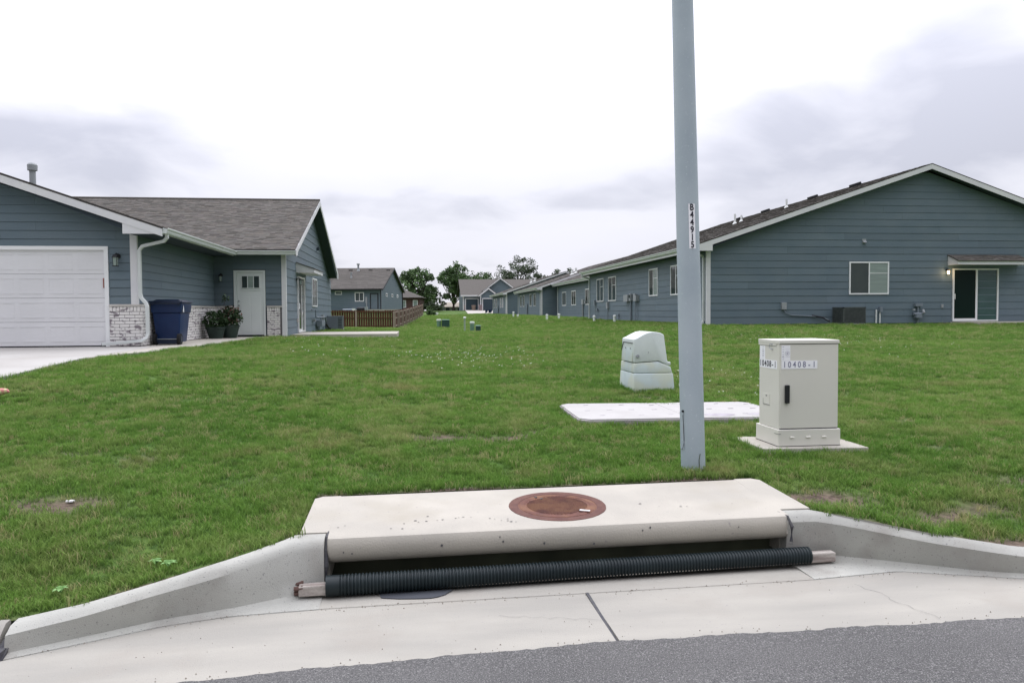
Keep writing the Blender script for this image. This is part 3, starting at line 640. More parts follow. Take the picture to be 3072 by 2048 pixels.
# ------------------------------------------------------------------ flat vault lid
vz = .440
def rrect(x0, y0, x1, y1, r, z, n=5, skew=0.):
    pts = []
    for cx, cy, a0 in ((x1 - r, y1 - r, 0), (x0 + r, y1 - r, 90), (x0 + r, y0 + r, 180), (x1 - r, y0 + r, 270)):
        for k in range(n + 1): a = math.radians(a0 + 90 * k / n); px, py = cx + r * math.cos(a), cy + r * math.sin(a); pts.append((px + skew * (py - y0), py, z(px, py)))
    return pts
vlt = thing('vault_lid', 'long flat pale polymer vault lid set in the lawn between the pole and pedestal', 'vault lid', (2.8, 8.55, vz - .05))
zf = lambda x, y: vz + .045 + .012 * (y - 7.9) - .008 * (x - 1.6)
mb = MB(); mb.prism(rrect(1.665, 7.9, 4.02, 9.2, .14, lambda x, y: zf(x, y) - .012), (0, 0, -.25)); build('vault_rim', mb, MAT('lid_edge', (.36, .33, .34), (.30, .27, .28), 8, .9), vlt, bevel=.004)
for k in range(2):
    xa = 1.68 + k * 1.168; xb = xa + 1.16
    mb = MB(); mb.prism([(xa + (.10 if k == 0 else 0), 7.915, zf(xa, 7.9)), (xb - (.10 if k else 0), 7.915, zf(xb, 7.9)), (xb, 8.02 if k else 7.915, zf(xb, 8.02)), (xb, 9.08 if k else 9.185, zf(xb, 9.1)), (xb - (.10 if k else 0), 9.185, zf(xb, 9.2)), (xa + (.10 if k == 0 else 0), 9.185, zf(xa, 9.2)), (xa, 9.08 if k == 0 else 9.185, zf(xa, 9.1)), (xa, 8.02 if k == 0 else 7.915, zf(xa, 8.0))], (0, 0, -.02))
    lp = build('lid_panel', mb, MT['polymer'], vlt, bevel=.003)
    mb = MB()
    for u, v_ in ((.25, .2), (.62, .2), (.9, .2), (.25, .85), (.62, .85), (.92, .8), (.18, .5), (.4, .52), (.62, .52), (.85, .52)):
        X = xa + u * 1.16; Y = 7.9 + v_ * 1.3; mb.obox((X - .03, Y, zf(X, Y) + .0005), (1, .35 if v_ != .5 and v_ != .52 else 0, 0), (0, 1, 0), (0, 0, 1), .06, .018, .0025)
    build('pull_slot', mb, MT['stain'], lp)
mb = MB()
for X, Y, rx, ry in ((3.25, 8.10, .17, .10), (3.72, 8.12, .15, .08)):
    mb.poly([(X + rx * math.cos(a) * (1 + .1 * math.sin(3 * a)), Y + ry * math.sin(a), zf(X, Y) + .0032 + .012 * ry * math.sin(a)) for a in np.linspace(0, 2 * math.pi, 20)[:-1]])
build('damp_patch', mb, MT['stain'], vlt, fixn=False)

# ------------------------------------------------------------------ pale green fibreglass pedestal
gp = thing('equipment_pedestal', 'pale green domed fibreglass equipment pedestal on the lawn behind the vault lid', 'utility pedestal', (3.25, 10.8, .49))
gx, gy, gz_ = 2.965, 10.44, .495
def gprism(name, prof, y0, y1, m, shrink=0., bev=.012):
    mb = MB(); n = len(prof)
    mb.v += [(gx + a, gy + y0(b), gz_ + b) for a, b in prof] + [(gx + a, gy + y1(b), gz_ + b) for a, b in prof]
    mb.f.append(tuple(range(n))); mb.f.append(tuple(range(n, 2 * n))[::-1])
    for k in range(n): mb.f.append((k, (k + 1) % n, n + (k + 1) % n, n + k))
    return build(name, mb, m, gp, bevel=bev, smooth=True, seg=2)
gprism('lower_base', [(-.022, -.1), (.575, -.1), (.545, .245), (-.005, .245)], lambda b: -.015 + .04 * (b + .1), lambda b: .76 - .06 * (b + .1), MT['frp_base'])
gprism('upper_base', [(-.005, .25), (.54, .25), (.515, .335), (.34, .405), (0, .385)], lambda b: .01 + .05 * (b - .25), lambda b: .73 - .1 * (b - .25), MT['frp_base'])
gprism('hood', [(.0, .395), (.35, .415), (.47, .350), (.518, .350), (.518, .40), (.472, .405), (.425, .775), (.38, .80), (.32, .812), (.25, .815), (.19, .805), (.12, .775), (.05, .735), (.0, .715)], lambda b: .02 + .03 * (b - .4), lambda b: .70 - .16 * (b - .4), MT['frp'])
gprism('end_flap', [(-.012, .40), (-.003, .40), (.012, .66), (.004, .66)], lambda b: .09, lambda b: .60 - .1 * (b - .4), MT['frp_base'], bev=.002)
mb = MB(); mb.box((gx - .008, gy + .08, gz_ + .66), (gx + .004, gy + .56, gz_ + .668)); mb.prism([(gx - .010, gy + .56, gz_ + .668), (gx - .010, gy + .66, gz_ + .56), (gx - .010, gy + .675, gz_ + .54), (gx - .010, gy + .58, gz_ + .655)], (.01, 0, 0))
for yy in (.2, .45): mb.tube([(gx - .01, gy + yy, gz_ + .585), (gx + .01, gy + yy, gz_ + .585)], .007, 8)
mb.tube([(gx + .20, gy + .014, gz_ + .535), (gx + .20, gy + .04, gz_ + .535)], .005, 8)
build('seam', mb, MT['joint'], gp)
mb = MB(); mb.tube([(gx + .045, gy + .0, gz_ + .485), (gx + .045, gy + .03, gz_ + .485)], .022, 14); mb.tube([(gx + .03, gy - .004, gz_ + .475), (gx + .06, gy - .004, gz_ + .475)], .006, 6); build('lock', mb, MT['metal'], gp, smooth=True)

# ------------------------------------------------------------------ house building helpers
def V(*a): return Vector(a)
def siding(parent, o, u, nrm, u0, u1, z0, zt, exp, left=None, right=None, joined=False, mat=None, openings=(), seglen=4.88):
    """lap boards on a wall through point o, along u, facing nrm; left(z)/right(z) clip for gables; each board its own part"""
    o = Vector(o); u = Vector(u); nrm = Vector(nrm); up = V(0, 0, 1); k = 0; z = z0; J = MB(); mat = mat or MT['siding']
    while z < zt - .005:
        z1 = min(z + exp, zt)
        la, ra = (left(z) if left else u0), (right(z) if right else u1)
        lb_, rb_ = (left(z1) if left else u0), (right(z1) if right else u1)
        la = max(la, u0); lb_ = max(lb_, u0); ra = min(ra, u1); rb_ = min(rb_, u1)
        if rb_ - lb_ < .02: lb_ = rb_ = (lb_ + rb_) / 2; lb_ -= .01; rb_ += .01
        if ra - la < .05: break
        cuts = [0.]; x = -((k * 1.63) % seglen)
        while x < (ra - la): 
            if x > .3 and (ra - la) - x > .3: cuts.append(x)
            x += seglen
        cuts.append(ra - la)
        segs = []
        for i in range(len(cuts) - 1):
            a0 = la + cuts[i] + (.002 if i else 0); a1 = la + cuts[i + 1] - (.002 if i < len(cuts) - 2 else 0)
            b0 = lb_ if i == 0 else min(max(a0, lb_), rb_ - .01); b1 = rb_ if i == len(cuts) - 2 else min(max(a1, lb_ + .01), rb_)
            for op in openings:
                pass
            segs.append((a0, a1, b0, b1))
        out = .017 if not joined else .022
        zb_ = z + (.004 if z > z0 else 0)
        for a0, a1, b0, b1 in segs:
            pts = []
            for (s0, s1, zz_, t0, t1) in ((a0, a1, zb_, -.004, out), (b0, b1, z1, -.004, .003)):
                pts += [o + u * s0 + nrm * t0 + up * zz_, o + u * s1 + nrm * t0 + up * zz_, o + u * s1 + nrm * t1 + up * zz_, o + u * s0 + nrm * t1 + up * zz_]
            mb = J if joined else MB(); i = len(mb.v); mb.v += [tuple(p) for p in pts]
            for q in ((3, 2, 1, 0), (4, 5, 6, 7), (0, 1, 5, 4), (1, 2, 6, 5), (2, 3, 7, 6), (3, 0, 4, 7)): mb.f.append(tuple(i + k_ for k_ in q))
            if not joined: build('siding_board', mb, mat, parent)
        z = z1; k += 1
    if joined: ob = build('siding_boards', J, mat, parent); ob['kind'] = 'stuff'
def shingles(parent, o, u, s, Lu, Ls, expo=.143, tab=.30, clipf=None, name='shingles', thick=.009):
    """o = eave start corner, u along eave, s = upslope unit; staggered tabs, one joined part"""
    o = Vector(o); u = Vector(u); s = Vector(s); nrm = u.cross(s)
    if nrm.z < 0: nrm = -nrm
    mb = MB(); rows = int(Ls / expo) + 1
    for r in range(rows):
        s0 = r * expo; s1 = min(s0 + expo * 1.02, Ls)
        if s1 <= s0: break
        x = -random.uniform(0, tab)
        while x < Lu:
            w = random.uniform(.4, 1.0) * tab; a = max(x, 0); b = min(x + w, Lu); x += w
            if b - a < .02: continue
            if clipf and not clipf(a, b, s0): continue
            th = thick * random.choice((.6, 1., 1.5)); sh = random.uniform(.80, 1.18); c = (sh * random.uniform(.97, 1.04), sh, sh * random.uniform(.95, 1.02))
            p = [o + u * a + s * s0 + nrm * th, o + u * b + s * s0 + nrm * th, o + u * b + s * s1 + nrm * .001, o + u * a + s * s1 + nrm * .001]
            q = [o + u * a + s * s0 - nrm * .001, o + u * b + s * s0 - nrm * .001]
            mb.poly(p, c); mb.poly([q[0], q[1], p[1], p[0]], c)
    ob = build(name, mb, MT['shingle'], parent, fixn=False); ob['kind'] = 'stuff'; return ob
def plate(parent, name, pts, thick, m, bevel=0.):
    """planar roof deck below given top polygon"""
    mb = MB(); mb.prism(pts, (0, 0, -thick)); return build(name, mb, m, parent, bevel=bevel)
def window(parent, o, u, nrm, w, h, style='slide', gm=('glass', 'glass2'), rail=True, fw=.055, depth=.045, world=True, name='window'):
    """o = lower-left corner on wall; outer size w x h"""
    o = Vector(o); u = Vector(u); n = Vector(nrm); up = V(0, 0, 1)
    mb = MB()
    def bx(a, b, c, d, t0, t1): mb.obox(o + u * a + up * c + n * t0, u, up, n, b - a, d - c, t1 - t0)
    bx(0, fw, 0, h, -.01, depth); bx(w - fw, w, 0, h, -.01, depth); bx(fw, w - fw, 0, fw, -.01, depth - .001); bx(fw, w - fw, h - fw, h, -.01, depth - .001)
    if style == 'slide': bx(w / 2 - .025, w / 2 + .025, fw, h - fw, .0, depth - .004)
    wn = build(name, mb, MT['vinyl'], parent, world=world)
    halves = ((fw, w / 2 - .025), (w / 2 + .025, w - fw)) if style == 'slide' else ((fw, w - fw),)
    for k, (a, b) in enumerate(halves):
        mb = MB(); mb.obox(o + u * a + up * fw + n * .022, u, up, n, b - a, h - 2 * fw, .004); build('pane', mb, MT[gm[min(k, len(gm) - 1)]], wn, world=world)
    if rail and style == 'slide':
        mb = MB(); a, b = halves[1]; mb.obox(o + u * a + up * h * .64 + n * .0265, u, up, n, b - a, .022, .004); build('blind_rail', mb, MT['vinyl'], wn, world=world)
    return wn
def gutter(parent, p0, p1, out, m='gutter', w=.12, h=.12, world=True, name='gutter'):
    p0 = Vector(p0); p1 = Vector(p1); out = Vector(out)
    prof = [(0, 0), (0, -h), (w * .62, -h), (w * .74, -h * .72), (w * .74, -h * .5), (w, -h * .22), (w, 0), (w - .012, 0), (w - .012, -h * .2), (.012, -h * .2), (.012, 0)]
    mb = MB(); mb.prism([p0 + out * a + V(0, 0, 1) * b for a, b in prof], p1 - p0); return build(name, mb, MT[m], parent, world=world)
def lathe(c, prof, n=16, axis='z'):
    mb = MB(); c = Vector(c)
    for k in range(n):
        a = 2 * math.pi * k / n
        for r, z in prof: mb.v.append(tuple(c + V(r * math.cos(a), r * math.sin(a), z)))
    m = len(prof)
    for k in range(n):
        for i in range(m - 1): mb.f.append((k * m + i, ((k + 1) % n) * m + i, ((k + 1) % n) * m + i + 1, k * m + i + 1))
    mb.f.append(tuple(k * m for k in range(n))[::-1]); mb.f.append(tuple(k * m + m - 1 for k in range(n)))
    return mb
def lantern(parent, p, out, s=1., lit=False):
    p = Vector(p); out = Vector(out)
    mb = MB(); mb.tube([p, p + out * .02], .055 * s, 12); mb.tube([p + out * .02, p + out * .09 * s + V(0, 0, .05 * s), p + out * .14 * s + V(0, 0, .02 * s)], .012 * s, 6)
    c = p + out * .14 * s
    l_ = build('wall_lantern', mb, MT['dark'], parent)
    mb = lathe(c + V(0, 0, -.02 * s), [(.075 * s, -.02 * s), (.05 * s, .03 * s), (.012 * s, .05 * s)], 8); build('lantern_cap', mb, MT['dark'], l_)
    mb = lathe(c + V(0, 0, -.02 * s), [(.045 * s, -.19 * s), (.055 * s, -.02 * s)], 8); build('lantern_glass', mb, MT['lit'] if lit else MT['glass2'], l_)
    if lit:
        pl = bpy.data.lights.new('porch_bulb', 'POINT'); pl.energy = 4; pl.color = (1, .7, .4); pl.shadow_soft_size = .05
        po = bpy.data.objects.new('porch_bulb', pl); po.location = c + out * .12 - V(0, 0, .1); COL.objects.link(po)
    else:
        mb = MB(); 
        for a in range(4):
            t = a * math.pi / 2 + .785; mb.tube([c + V(math.cos(t) * .048 * s, math.sin(t) * .048 * s, -.21 * s), c + V(math.cos(t) * .057 * s, math.sin(t) * .057 * s, -.04 * s)], .005 * s, 4)
        mb.box(tuple(c + V(-.05 * s, -.05 * s, -.22 * s)), tuple(c + V(.05 * s, .05 * s, -.205 * s))); build('lantern_cage', mb, MT['dark'], l_)
    return l_
def roof_vent(parent, p, sl, name='box_vent'):   # low square roof vent, sl = upslope unit vector
    p = Vector(p); s_ = Vector(sl); a = s_.cross(V(0, 0, 1)).normalized(); n = a.cross(s_); n = n if n.z > 0 else -n
    mb = MB(); mb.obox(p - s_ * .2 - a * .2, s_, a, n, .4, .4, .14); return build(name, mb, MT['dark'], parent, bevel=.03)
def stack(parent, p, r, h, m='pvc', cap=False, flash=True, name='vent_pipe'):
    p = Vector(p); prof = [(r * 2.4, -.1), (r * 2.2, .02), (r * 1.15, .09), (r, .1), (r, h)] if flash else [(r, 0), (r, h)]
    if cap: prof += [(r * 1.55, h), (r * 1.6, h + .13), (r * 1.2, h + .17)]
    return build(name, lathe(p, prof, 14), MT[m], parent, smooth=True)
BR = bpy.data.meshes.new('brick')
_b = bmesh.new(); bmesh.ops.create_cube(_b, size=1); bmesh.ops.bevel(_b, geom=_b.edges[:], offset=.03, segments=1, affect='EDGES'); _b.to_mesh(BR); _b.free(); 
_at = BR.color_attributes.new('shade', 'FLOAT_COLOR', 'CORNER')
for d in _at.data: d.color = (1, 1, 1, 1)
BR.materials.append(MT['brick'])
def bricks(parent, o, u, nrm, w, z0, z1, joined=False, bl=.20, bh=.058, gap=.010):
    """running bond from z0 to z1 with a soldier row on top"""
    o = Vector(o); u = Vector(u); n = Vector(nrm); J = MB(); off = wloc(parent)
    def put(a, b, c, d, pr):
        if b - a < .02: return
        if joined:
            J.obox(o + u * a + V(0, 0, c) - n * .02, u, V(0, 0, 1), n, b - a, d - c, .02 + pr)
        else:
            ob = bpy.data.objects.new('brick', BR); COL.objects.link(ob); ob.parent = parent
            ob.location = o + u * (a + b) / 2 + V(0, 0, (c + d) / 2) + n * (pr - .03) - off
            rz = math.atan2(u.y, u.x); ob.rotation_euler = (0, 0, rz); ob.scale = (b - a, .06, d - c)
    z = z0; r = 0
    while z + bh < z1 - .10:
        x = -(.1 if r % 2 else 0) - .0
        while x < w:
            put(max(x, 0), min(x + bl, w), z, z + bh, random.uniform(.006, .013)); x += bl + gap
        z += bh + gap; r += 1
    x = 0
    while x < w - .02: put(x, min(x + .062, w), z, z1, random.uniform(.010, .016)); x += .072
    if joined:
        J.sh = {i: random.uniform(.8, 1.1) for i in range(0)}
        ob = build('brick_courses', J, MT['brick'], parent); ob['kind'] = 'stuff'
S34 = 1 / 3.
# ------------------------------------------------------------------ LEFT HOUSE
GF = .90
lh = thing('left_house', 'slate blue house with white garage door, whitewashed brick wainscot and porch at left', 'house', (-8, 24, GF))
gX, gY = -6.05, 18.0; pY = 24.56; rX = -3.95; bY = 37.3
SL = .345; eX, eZ = -5.36, 3.43; rdX = -10.3; rdZ = eZ + (eX - rdX) * SL
SW = .372; weY, weZ = 24.15, 3.50; wrY = 30.4; wrZ = weZ + (wrY - weY) * SW; wrx = -3.58
# wall cores
mb = MB(); mb.box((-14.6, gY + .055, GF - .3), (gX, pY - .02, 3.35)); mb.prism([(-14.6, gY + .055, 3.35), (gX, gY + .055, 3.35), (rdX, gY + .055, rdZ - .25)], (0, 8, 0)); build('wall', mb, MT['core'], lh)
mb = MB(); mb.box((-18, pY, GF - .3), (rX - .0, bY, 3.4)); mb.prism([(rX, pY, 3.4), (rX, bY, 3.4), (rX, wrY, wrZ - .30)], (-12, 0, 0)); build('wall', mb, MT['core'], lh)
# siding: garage front gable (fine lap)
gl = lambda z: -14.6 if z < 3.3 else rdX - (rdZ - .2 - z) / SL
gr = lambda z: min(gX, rdX + (rdZ - .22 - z) / SL) if z > 3.3 else gX
siding(lh, (0, gY, 0), (1, 0, 0), (0, -1, 0), -9.7, gX, 3.04, 4.75, .181, right=gr)
siding(lh, (0, gY, 0), (1, 0, 0), (0, -1, 0), -6.63, gX - .10, 1.81, 3.04, .181)
# garage side wall, porch wall
siding(lh, (gX, 0, 0), (0, 1, 0), (1, 0, 0), gY + .02, pY, 1.83, 3.40, .181)
siding(lh, (0, pY, 0), (1, 0, 0), (0, -1, 0), gX, -5.47, 1.84, 3.42, .181)
siding(lh, (0, pY, 0), (1, 0, 0), (0, -1, 0), -4.53, rX - .1, 1.84, 3.42, .181)
siding(lh, (0, pY, 0), (1, 0, 0), (0, -1, 0), -5.47, -4.53, 2.93, 3.42, .181)
# right gable wall (wide lap)
wl = lambda z: pY if z < 3.45 else wrY - (wrZ - .22 - z) / SW
wr = lambda z: bY if z < 3.1 else min(bY, wrY + (wrZ - .22 - z) / SW)
siding(lh, (rX, 0, 0), (0, 1, 0), (1, 0, 0), pY + .02, bY, GF - .02, 5.7, .262, left=wl, right=wr)
# trims
mb = MB()
mb.box((gX - .115, gY - .030, 1.80), (gX + .028, gY + .05, 3.34)); build('corner_trim', mb, MT['white'], lh)
mb = MB(); mb.box((rX - .105, pY - .035, GF), (rX + .03, pY + .06, 3.42)); build('corner_trim', mb, MT['white'], lh)
# garage door
mb = MB(); mb.box((-11.62, gY - .035, GF + 2.09), (-6.62, gY + .06, GF + 2.17)); mb.box((-6.705, gY - .034, GF), (-6.62, gY + .06, GF + 2.09)); mb.box((-11.62, gY - .034, GF), (-11.53, gY + .06, GF + 2.09)); 
gd = build('garage_door', mb, MT['vinyl'], lh)
for k in range(4):
    z0 = GF + .02 + k * .518; mb = MB(); mb.box((-11.53, gY + .012, z0 + .003), (-6.705, gY + .05, z0 + .515))
    for j in range(8):
        xa = -11.53 + .05 + j * .603
        fr = [(xa, z0 + .09), (xa + .50, z0 + .09), (xa + .50, z0 + .43), (xa, z0 + .43)]
        w_ = .02
        mb.box((xa, gY + .006, z0 + .09), (xa + .5, gY + .014, z0 + .11)); mb.box((xa, gY + .006, z0 + .41), (xa + .5, gY + .014, z0 + .43))
        mb.box((xa, gY + .0105, z0 + .11), (xa + .014, gY + .014, z0 + .41)); mb.box((xa + .486, gY + .0105, z0 + .11), (xa + .5, gY + .014, z0 + .41))
        pass
    build('door_section', mb, MT['garage'], gd)
mb = MB(); mb.box((-11.55, gY - .004, GF - .01), (-6.705, gY + .045, GF + .02)); build('bottom_seal', mb, MT['dark'], gd)
mb = MB(); mb.box((-6.735, gY - .03, 2.17), (-6.72, gY + .01, 2.38)); build('door_latch', mb, MAT('faded_red', (.30, .12, .10)), gd)
# brick wainscot + caps
mb = MB(); mb.box((-6.615, gY - .045, GF - .2), (gX + .05, gY - .0, 1.76)); mb.box((gX, gY + .0, GF - .2), (gX + .05, pY - .0, 1.76)); mb.box((gX + .05, pY - .045, GF - .2), (-5.50, pY, 1.77)); mb.box((-4.50, pY - .045, GF - .2), (rX - .106, pY, 1.77)); mo = build('mortar_bed', mb, MT['mortar'], lh)
bricks(lh, (-6.612, gY - .045, 0), (1, 0, 0), (0, -1, 0), .68, GF + .01, 1.765)
bricks(lh, (gX + .05, gY - .04, 0), (0, 1, 0), (1, 0, 0), pY - gY, GF + .01, 1.765, joined=True)
bricks(lh, (gX + .06, pY - .045, 0), (1, 0, 0), (0, -1, 0), .485, GF + .01, 1.775)
bricks(lh, (-4.495, pY - .045, 0), (1, 0, 0), (0, -1, 0), .385, GF + .01, 1.775)
mb = MB(); mb.box((-6.615, gY - .075, 1.768), (gX + .085, gY + .0, 1.815)); mb.box((gX, gY, 1.768), (gX + .085, pY - .075, 1.815)); mb.box((gX, pY - .075, 1.778), (-5.50, pY, 1.825)); mb.box((-4.50, pY - .075, 1.778), (rX - .107, pY, 1.825)); build('stone_sill', mb, MT['cap'], lh, bevel=.004)
# entry door
mb = MB(); dx0, dx1, dz0, dz1 = -5.46, -4.54, GF + .02, 2.90
mb.box((dx0, pY - .04, dz0), (dx0 + .085, pY + .05, dz1)); mb.box((dx1 - .05, pY - .04, dz0), (dx1, pY + .05, dz1)); mb.box((dx0 + .085, pY - .039, dz1 - .06), (dx1 - .05, pY + .05, dz1)); fr = build('entry_door', mb, MT['door'], lh)
mb = MB(); mb.box((dx0 + .09, pY - .005, dz0 + .03), (dx1 - .055, pY + .03, dz1 - .065)); 
ix0, ix1 = dx0 + .09, dx1 - .055; wdt = ix1 - ix0
mb.box((ix0 + .10, pY - .012, dz0 + .12), (ix0 + wdt / 2 - .015, pY, dz0 + 1.18)); mb.box((ix0 + wdt / 2 + .015, pY - .012, dz0 + .12), (ix1 - .10, pY, dz0 + 1.18)); mb.box((ix0 + .10, pY - .016, dz0 + 1.36), (ix1 - .10, pY, dz0 + 1.40))
lf = build('door_leaf', mb, MT['door'], fr, bevel=.003)
lf2 = None
for k in range(3):
    a = ix0 + .15 + k * .175; mb = MB(); mb.box((a, pY - .020, dz0 + 1.45), (a + .15, pY - .012, dz0 + 1.80)); 
    build('door_pane', mb, MT['glass2'] if k == 1 else MT['glass'], fr)
mb = MB()
for k in range(4): a = ix0 + .128 + k * .175; mb.box((a, pY - .026, dz0 + 1.43), (a + .022, pY - .005, dz0 + 1.82))
mb.box((ix0 + .128, pY - .025, dz0 + 1.43), (ix0 + .675, pY - .005, dz0 + 1.45)); mb.box((ix0 + .128, pY - .025, dz0 + 1.80), (ix0 + .675, pY - .005, dz0 + 1.82)); build('pane_frame', mb, MT['door'], fr)
mb = MB(); mb.tube([(ix0 + .05, pY - .05, dz0 + .92), (ix0 + .05, pY, dz0 + .92)], .028, 10); mb.tube([(ix0 + .05, pY - .03, dz0 + 1.05), (ix0 + .05, pY, dz0 + 1.05)], .025, 10); build('door_knob', mb, MT['metal'], fr)
mb = MB(); mb.box((ix0, pY - .03, dz0), (ix1, pY + .02, dz0 + .028)); build('threshold', mb, MT['dark'], fr)
# roofs
def roofpl(parent, name, pts, th=.05): return plate(parent, name, pts, th, MT['shingle_base'])
fy = 17.58
roofpl(lh, 'roof', [(eX, fy, eZ), (rdX, fy, rdZ), (rdX, 31, rdZ), (eX, 31, eZ)]); 
roofpl(lh, 'roof', [(rdX, fy, rdZ), (-15.3, fy, eZ), (-15.3, 31, eZ), (rdX, 31, rdZ)])
ls = math.hypot(eX - rdX, rdZ - eZ); shingles(lh, (eX + .02, fy - .01, eZ + .004), (0, 1, 0), V(rdX - eX, 0, rdZ - eZ).normalized(), 12, ls)
# soffit
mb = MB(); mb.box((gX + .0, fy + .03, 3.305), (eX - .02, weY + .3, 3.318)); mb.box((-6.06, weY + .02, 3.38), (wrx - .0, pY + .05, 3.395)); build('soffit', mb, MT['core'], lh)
# rake fascia of the garage gable
def rake(parent, p0, p1, h, out, th=.03, m='white', name='rake_board', drop=.0, world=True):
    p0 = Vector(p0); p1 = Vector(p1); out = Vector(out); mb = MB(); d = V(0, 0, -h); dd = V(0, 0, -drop)
    mb.prism([p0 + dd, p1 + dd, p1 + d + dd, p0 + d + dd], out * th); return build(name, mb, MT[m], parent, world=world)
rake(lh, (eX, fy, eZ - .02), (rdX, fy, rdZ - .02), .16, (0, -1, 0)); rake(lh, (rdX, fy, rdZ - .02), (-15.3, fy, eZ - .02), .16, (0, -1, 0))
mb = MB(); mb.prism([(eX - .02, fy + .002, eZ - .03), (eX - .02, fy + .002, 3.305), (-6.165, fy + .002, 3.305), (-6.165, fy + .002, 3.55)], (0, -.025, 0)); build('eave_return', mb, MT['white'], lh)
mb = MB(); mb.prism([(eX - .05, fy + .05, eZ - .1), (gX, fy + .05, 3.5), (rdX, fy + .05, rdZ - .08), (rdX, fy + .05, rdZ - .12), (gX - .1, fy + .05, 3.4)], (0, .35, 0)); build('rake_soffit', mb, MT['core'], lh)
mb = MB(); p0 = V(eX + .01, fy - .035, eZ + .012); p1 = V(rdX, fy - .035, rdZ + .012); mb.prism([p0, p1, p1 - V(0, 0, .03), p0 - V(0, 0, .03)], (0, .03, 0)); build('drip_edge', mb, MT['shingle_base'], lh)
# wing roof
roofpl(lh, 'roof', [(wrx, weY, weZ), (wrx, wrY, wrZ), (-18, wrY, wrZ), (-18, weY, weZ)]); roofpl(lh, 'roof', [(wrx, wrY, wrZ), (wrx, 36.9, weZ - .09), (-18, 36.9, weZ - .09), (-18, wrY, wrZ)])
lw = math.hypot(wrY - weY, wrZ - weZ)
shingles(lh, (-12.4, weY - .015, weZ + .004), (1, 0, 0), V(0, wrY - weY, wrZ - weZ).normalized(), 12.4 + wrx + .02, lw, clipf=lambda a, b, s0: (-12.4 + b) > -9.9 or s0 > 2)
mb = MB(); mb.tube([(-12.4, wrY, wrZ + .012), (wrx + .02, wrY, wrZ + .012)], .05, 8); build('ridge_cap', mb, MT['shingle'], lh)
rake(lh, (wrx, weY - .02, weZ - .02), (wrx, wrY, wrZ - .02), .17, (1, 0, 0)); rake(lh, (wrx, wrY, wrZ - .02), (wrx, 36.9, weZ - .11), .17, (1, 0, 0))
mb = MB(); mb.prism([(wrx, weY - .02, weZ - .03), (wrx, weY - .02, 3.30), (wrx, weY + .35, 3.36), (wrx, weY + .35, weZ + .05)], (.028, 0, 0)); mb.prism([(wrx + .001, 36.9, weZ - .12), (wrx + .001, 36.9, 3.15), (wrx + .001, 36.55, 3.15), (wrx + .001, 36.55, weZ - .02)], (.028, 0, 0)); build('eave_return', mb, MT['white'], lh)
mb = MB()
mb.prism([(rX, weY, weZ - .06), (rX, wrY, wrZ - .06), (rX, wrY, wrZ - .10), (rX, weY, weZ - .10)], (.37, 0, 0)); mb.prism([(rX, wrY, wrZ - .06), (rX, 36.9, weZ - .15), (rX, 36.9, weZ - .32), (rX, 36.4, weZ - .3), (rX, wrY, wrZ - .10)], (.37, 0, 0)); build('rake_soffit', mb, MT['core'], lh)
# gutters
gutter(lh, (eX, fy + .0, eZ + .005), (eX, weY - .0, eZ + .012), (1, 0, 0)); gutter(lh, (eX + .0, weY, weZ - .04), (wrx + .02, weY, weZ - .04), (0, -1, 0))
mb = MB(); mb.box((eX - .028, fy, 3.305), (eX - .002, weY, 3.42)); mb.box((eX - .02, weY + .002, 3.37), (wrx, weY + .028, 3.49)); build('fascia', mb, MT['white'], lh)
# downspout
mb = MB(); mb.rtube([(-5.33, 17.78, 3.36), (-5.33, 17.78, 3.24), (-5.40, 17.80, 3.17), (-5.88, 17.90, 3.07), (-5.955, 17.92, 2.98), (-5.955, 17.92, 2.04), (-5.935, 17.92, 1.95), (-5.84, 17.91, 1.84), (-5.81, 17.90, 1.76), (-5.81, 17.90, 1.16), (-5.83, 17.88, 1.08), (-5.92, 17.84, 1.02), (-6.15, 17.82, 1.0), (-6.72, 17.80, .955)], .082, .066, (0, 1, 0)); ds = build('downspout', mb, MT['gutter'], lh, bevel=.006)
mb = MB(); mb.box((-6.724, 17.762, .925), (-6.716, 17.838, .985)); build('spout_mouth', mb, MT['dark'], ds)
lantern(lh, (-6.42, gY - .02, 2.86), (0, -1, 0), 1.05); lantern(lh, (-5.82, pY - .02, 2.75), (0, -1, 0), .9)
mb = MB(); mb.tube([(-8.93 + .11 * math.cos(t), gY - .02, 3.28 + .11 * math.sin(t)) for t in np.linspace(0, 2 * math.pi, 17)], .016, 6); build('house_ring', mb, MT['dark'], lh)
o = stack(lh, (-9.11, 20.2, eZ + (eX + 9.11) * SL), .070, .33, 'metal', cap=True, flash=False)
# right side: canopy, sliding door, window, meters
mb = MB(); cxa, cxb, cya, cyb = rX, rX + .60, 26.7, 29.1
mb.prism([(cxa, cya, 2.94), (cxa, cya, 3.27), (cxb, cya, 3.05), (cxb, cya, 2.94)], (0, .03, 0)); mb.prism([(cxa, cyb - .03, 2.94), (cxa, cyb - .03, 3.27), (cxb, cyb - .03, 3.05), (cxb, cyb - .03, 2.94)], (0, .03, 0)); mb.box((cxb - .03, cya + .03, 2.94), (cxb, cyb - .03, 3.05)); mb.box((cxa, cya + .03, 2.96), (cxb - .03, cyb - .03, 2.98)); cn = build('door_canopy', mb, MT['white'], lh)
mb = MB(); mb.prism([(cxa, cya - .03, 3.275), (cxb + .03, cya - .03, 3.055), (cxb + .03, cyb + .03, 3.055), (cxa, cyb + .03, 3.275)], (0, 0, .02)); build('canopy_roof', mb, MT['shingle'], cn)
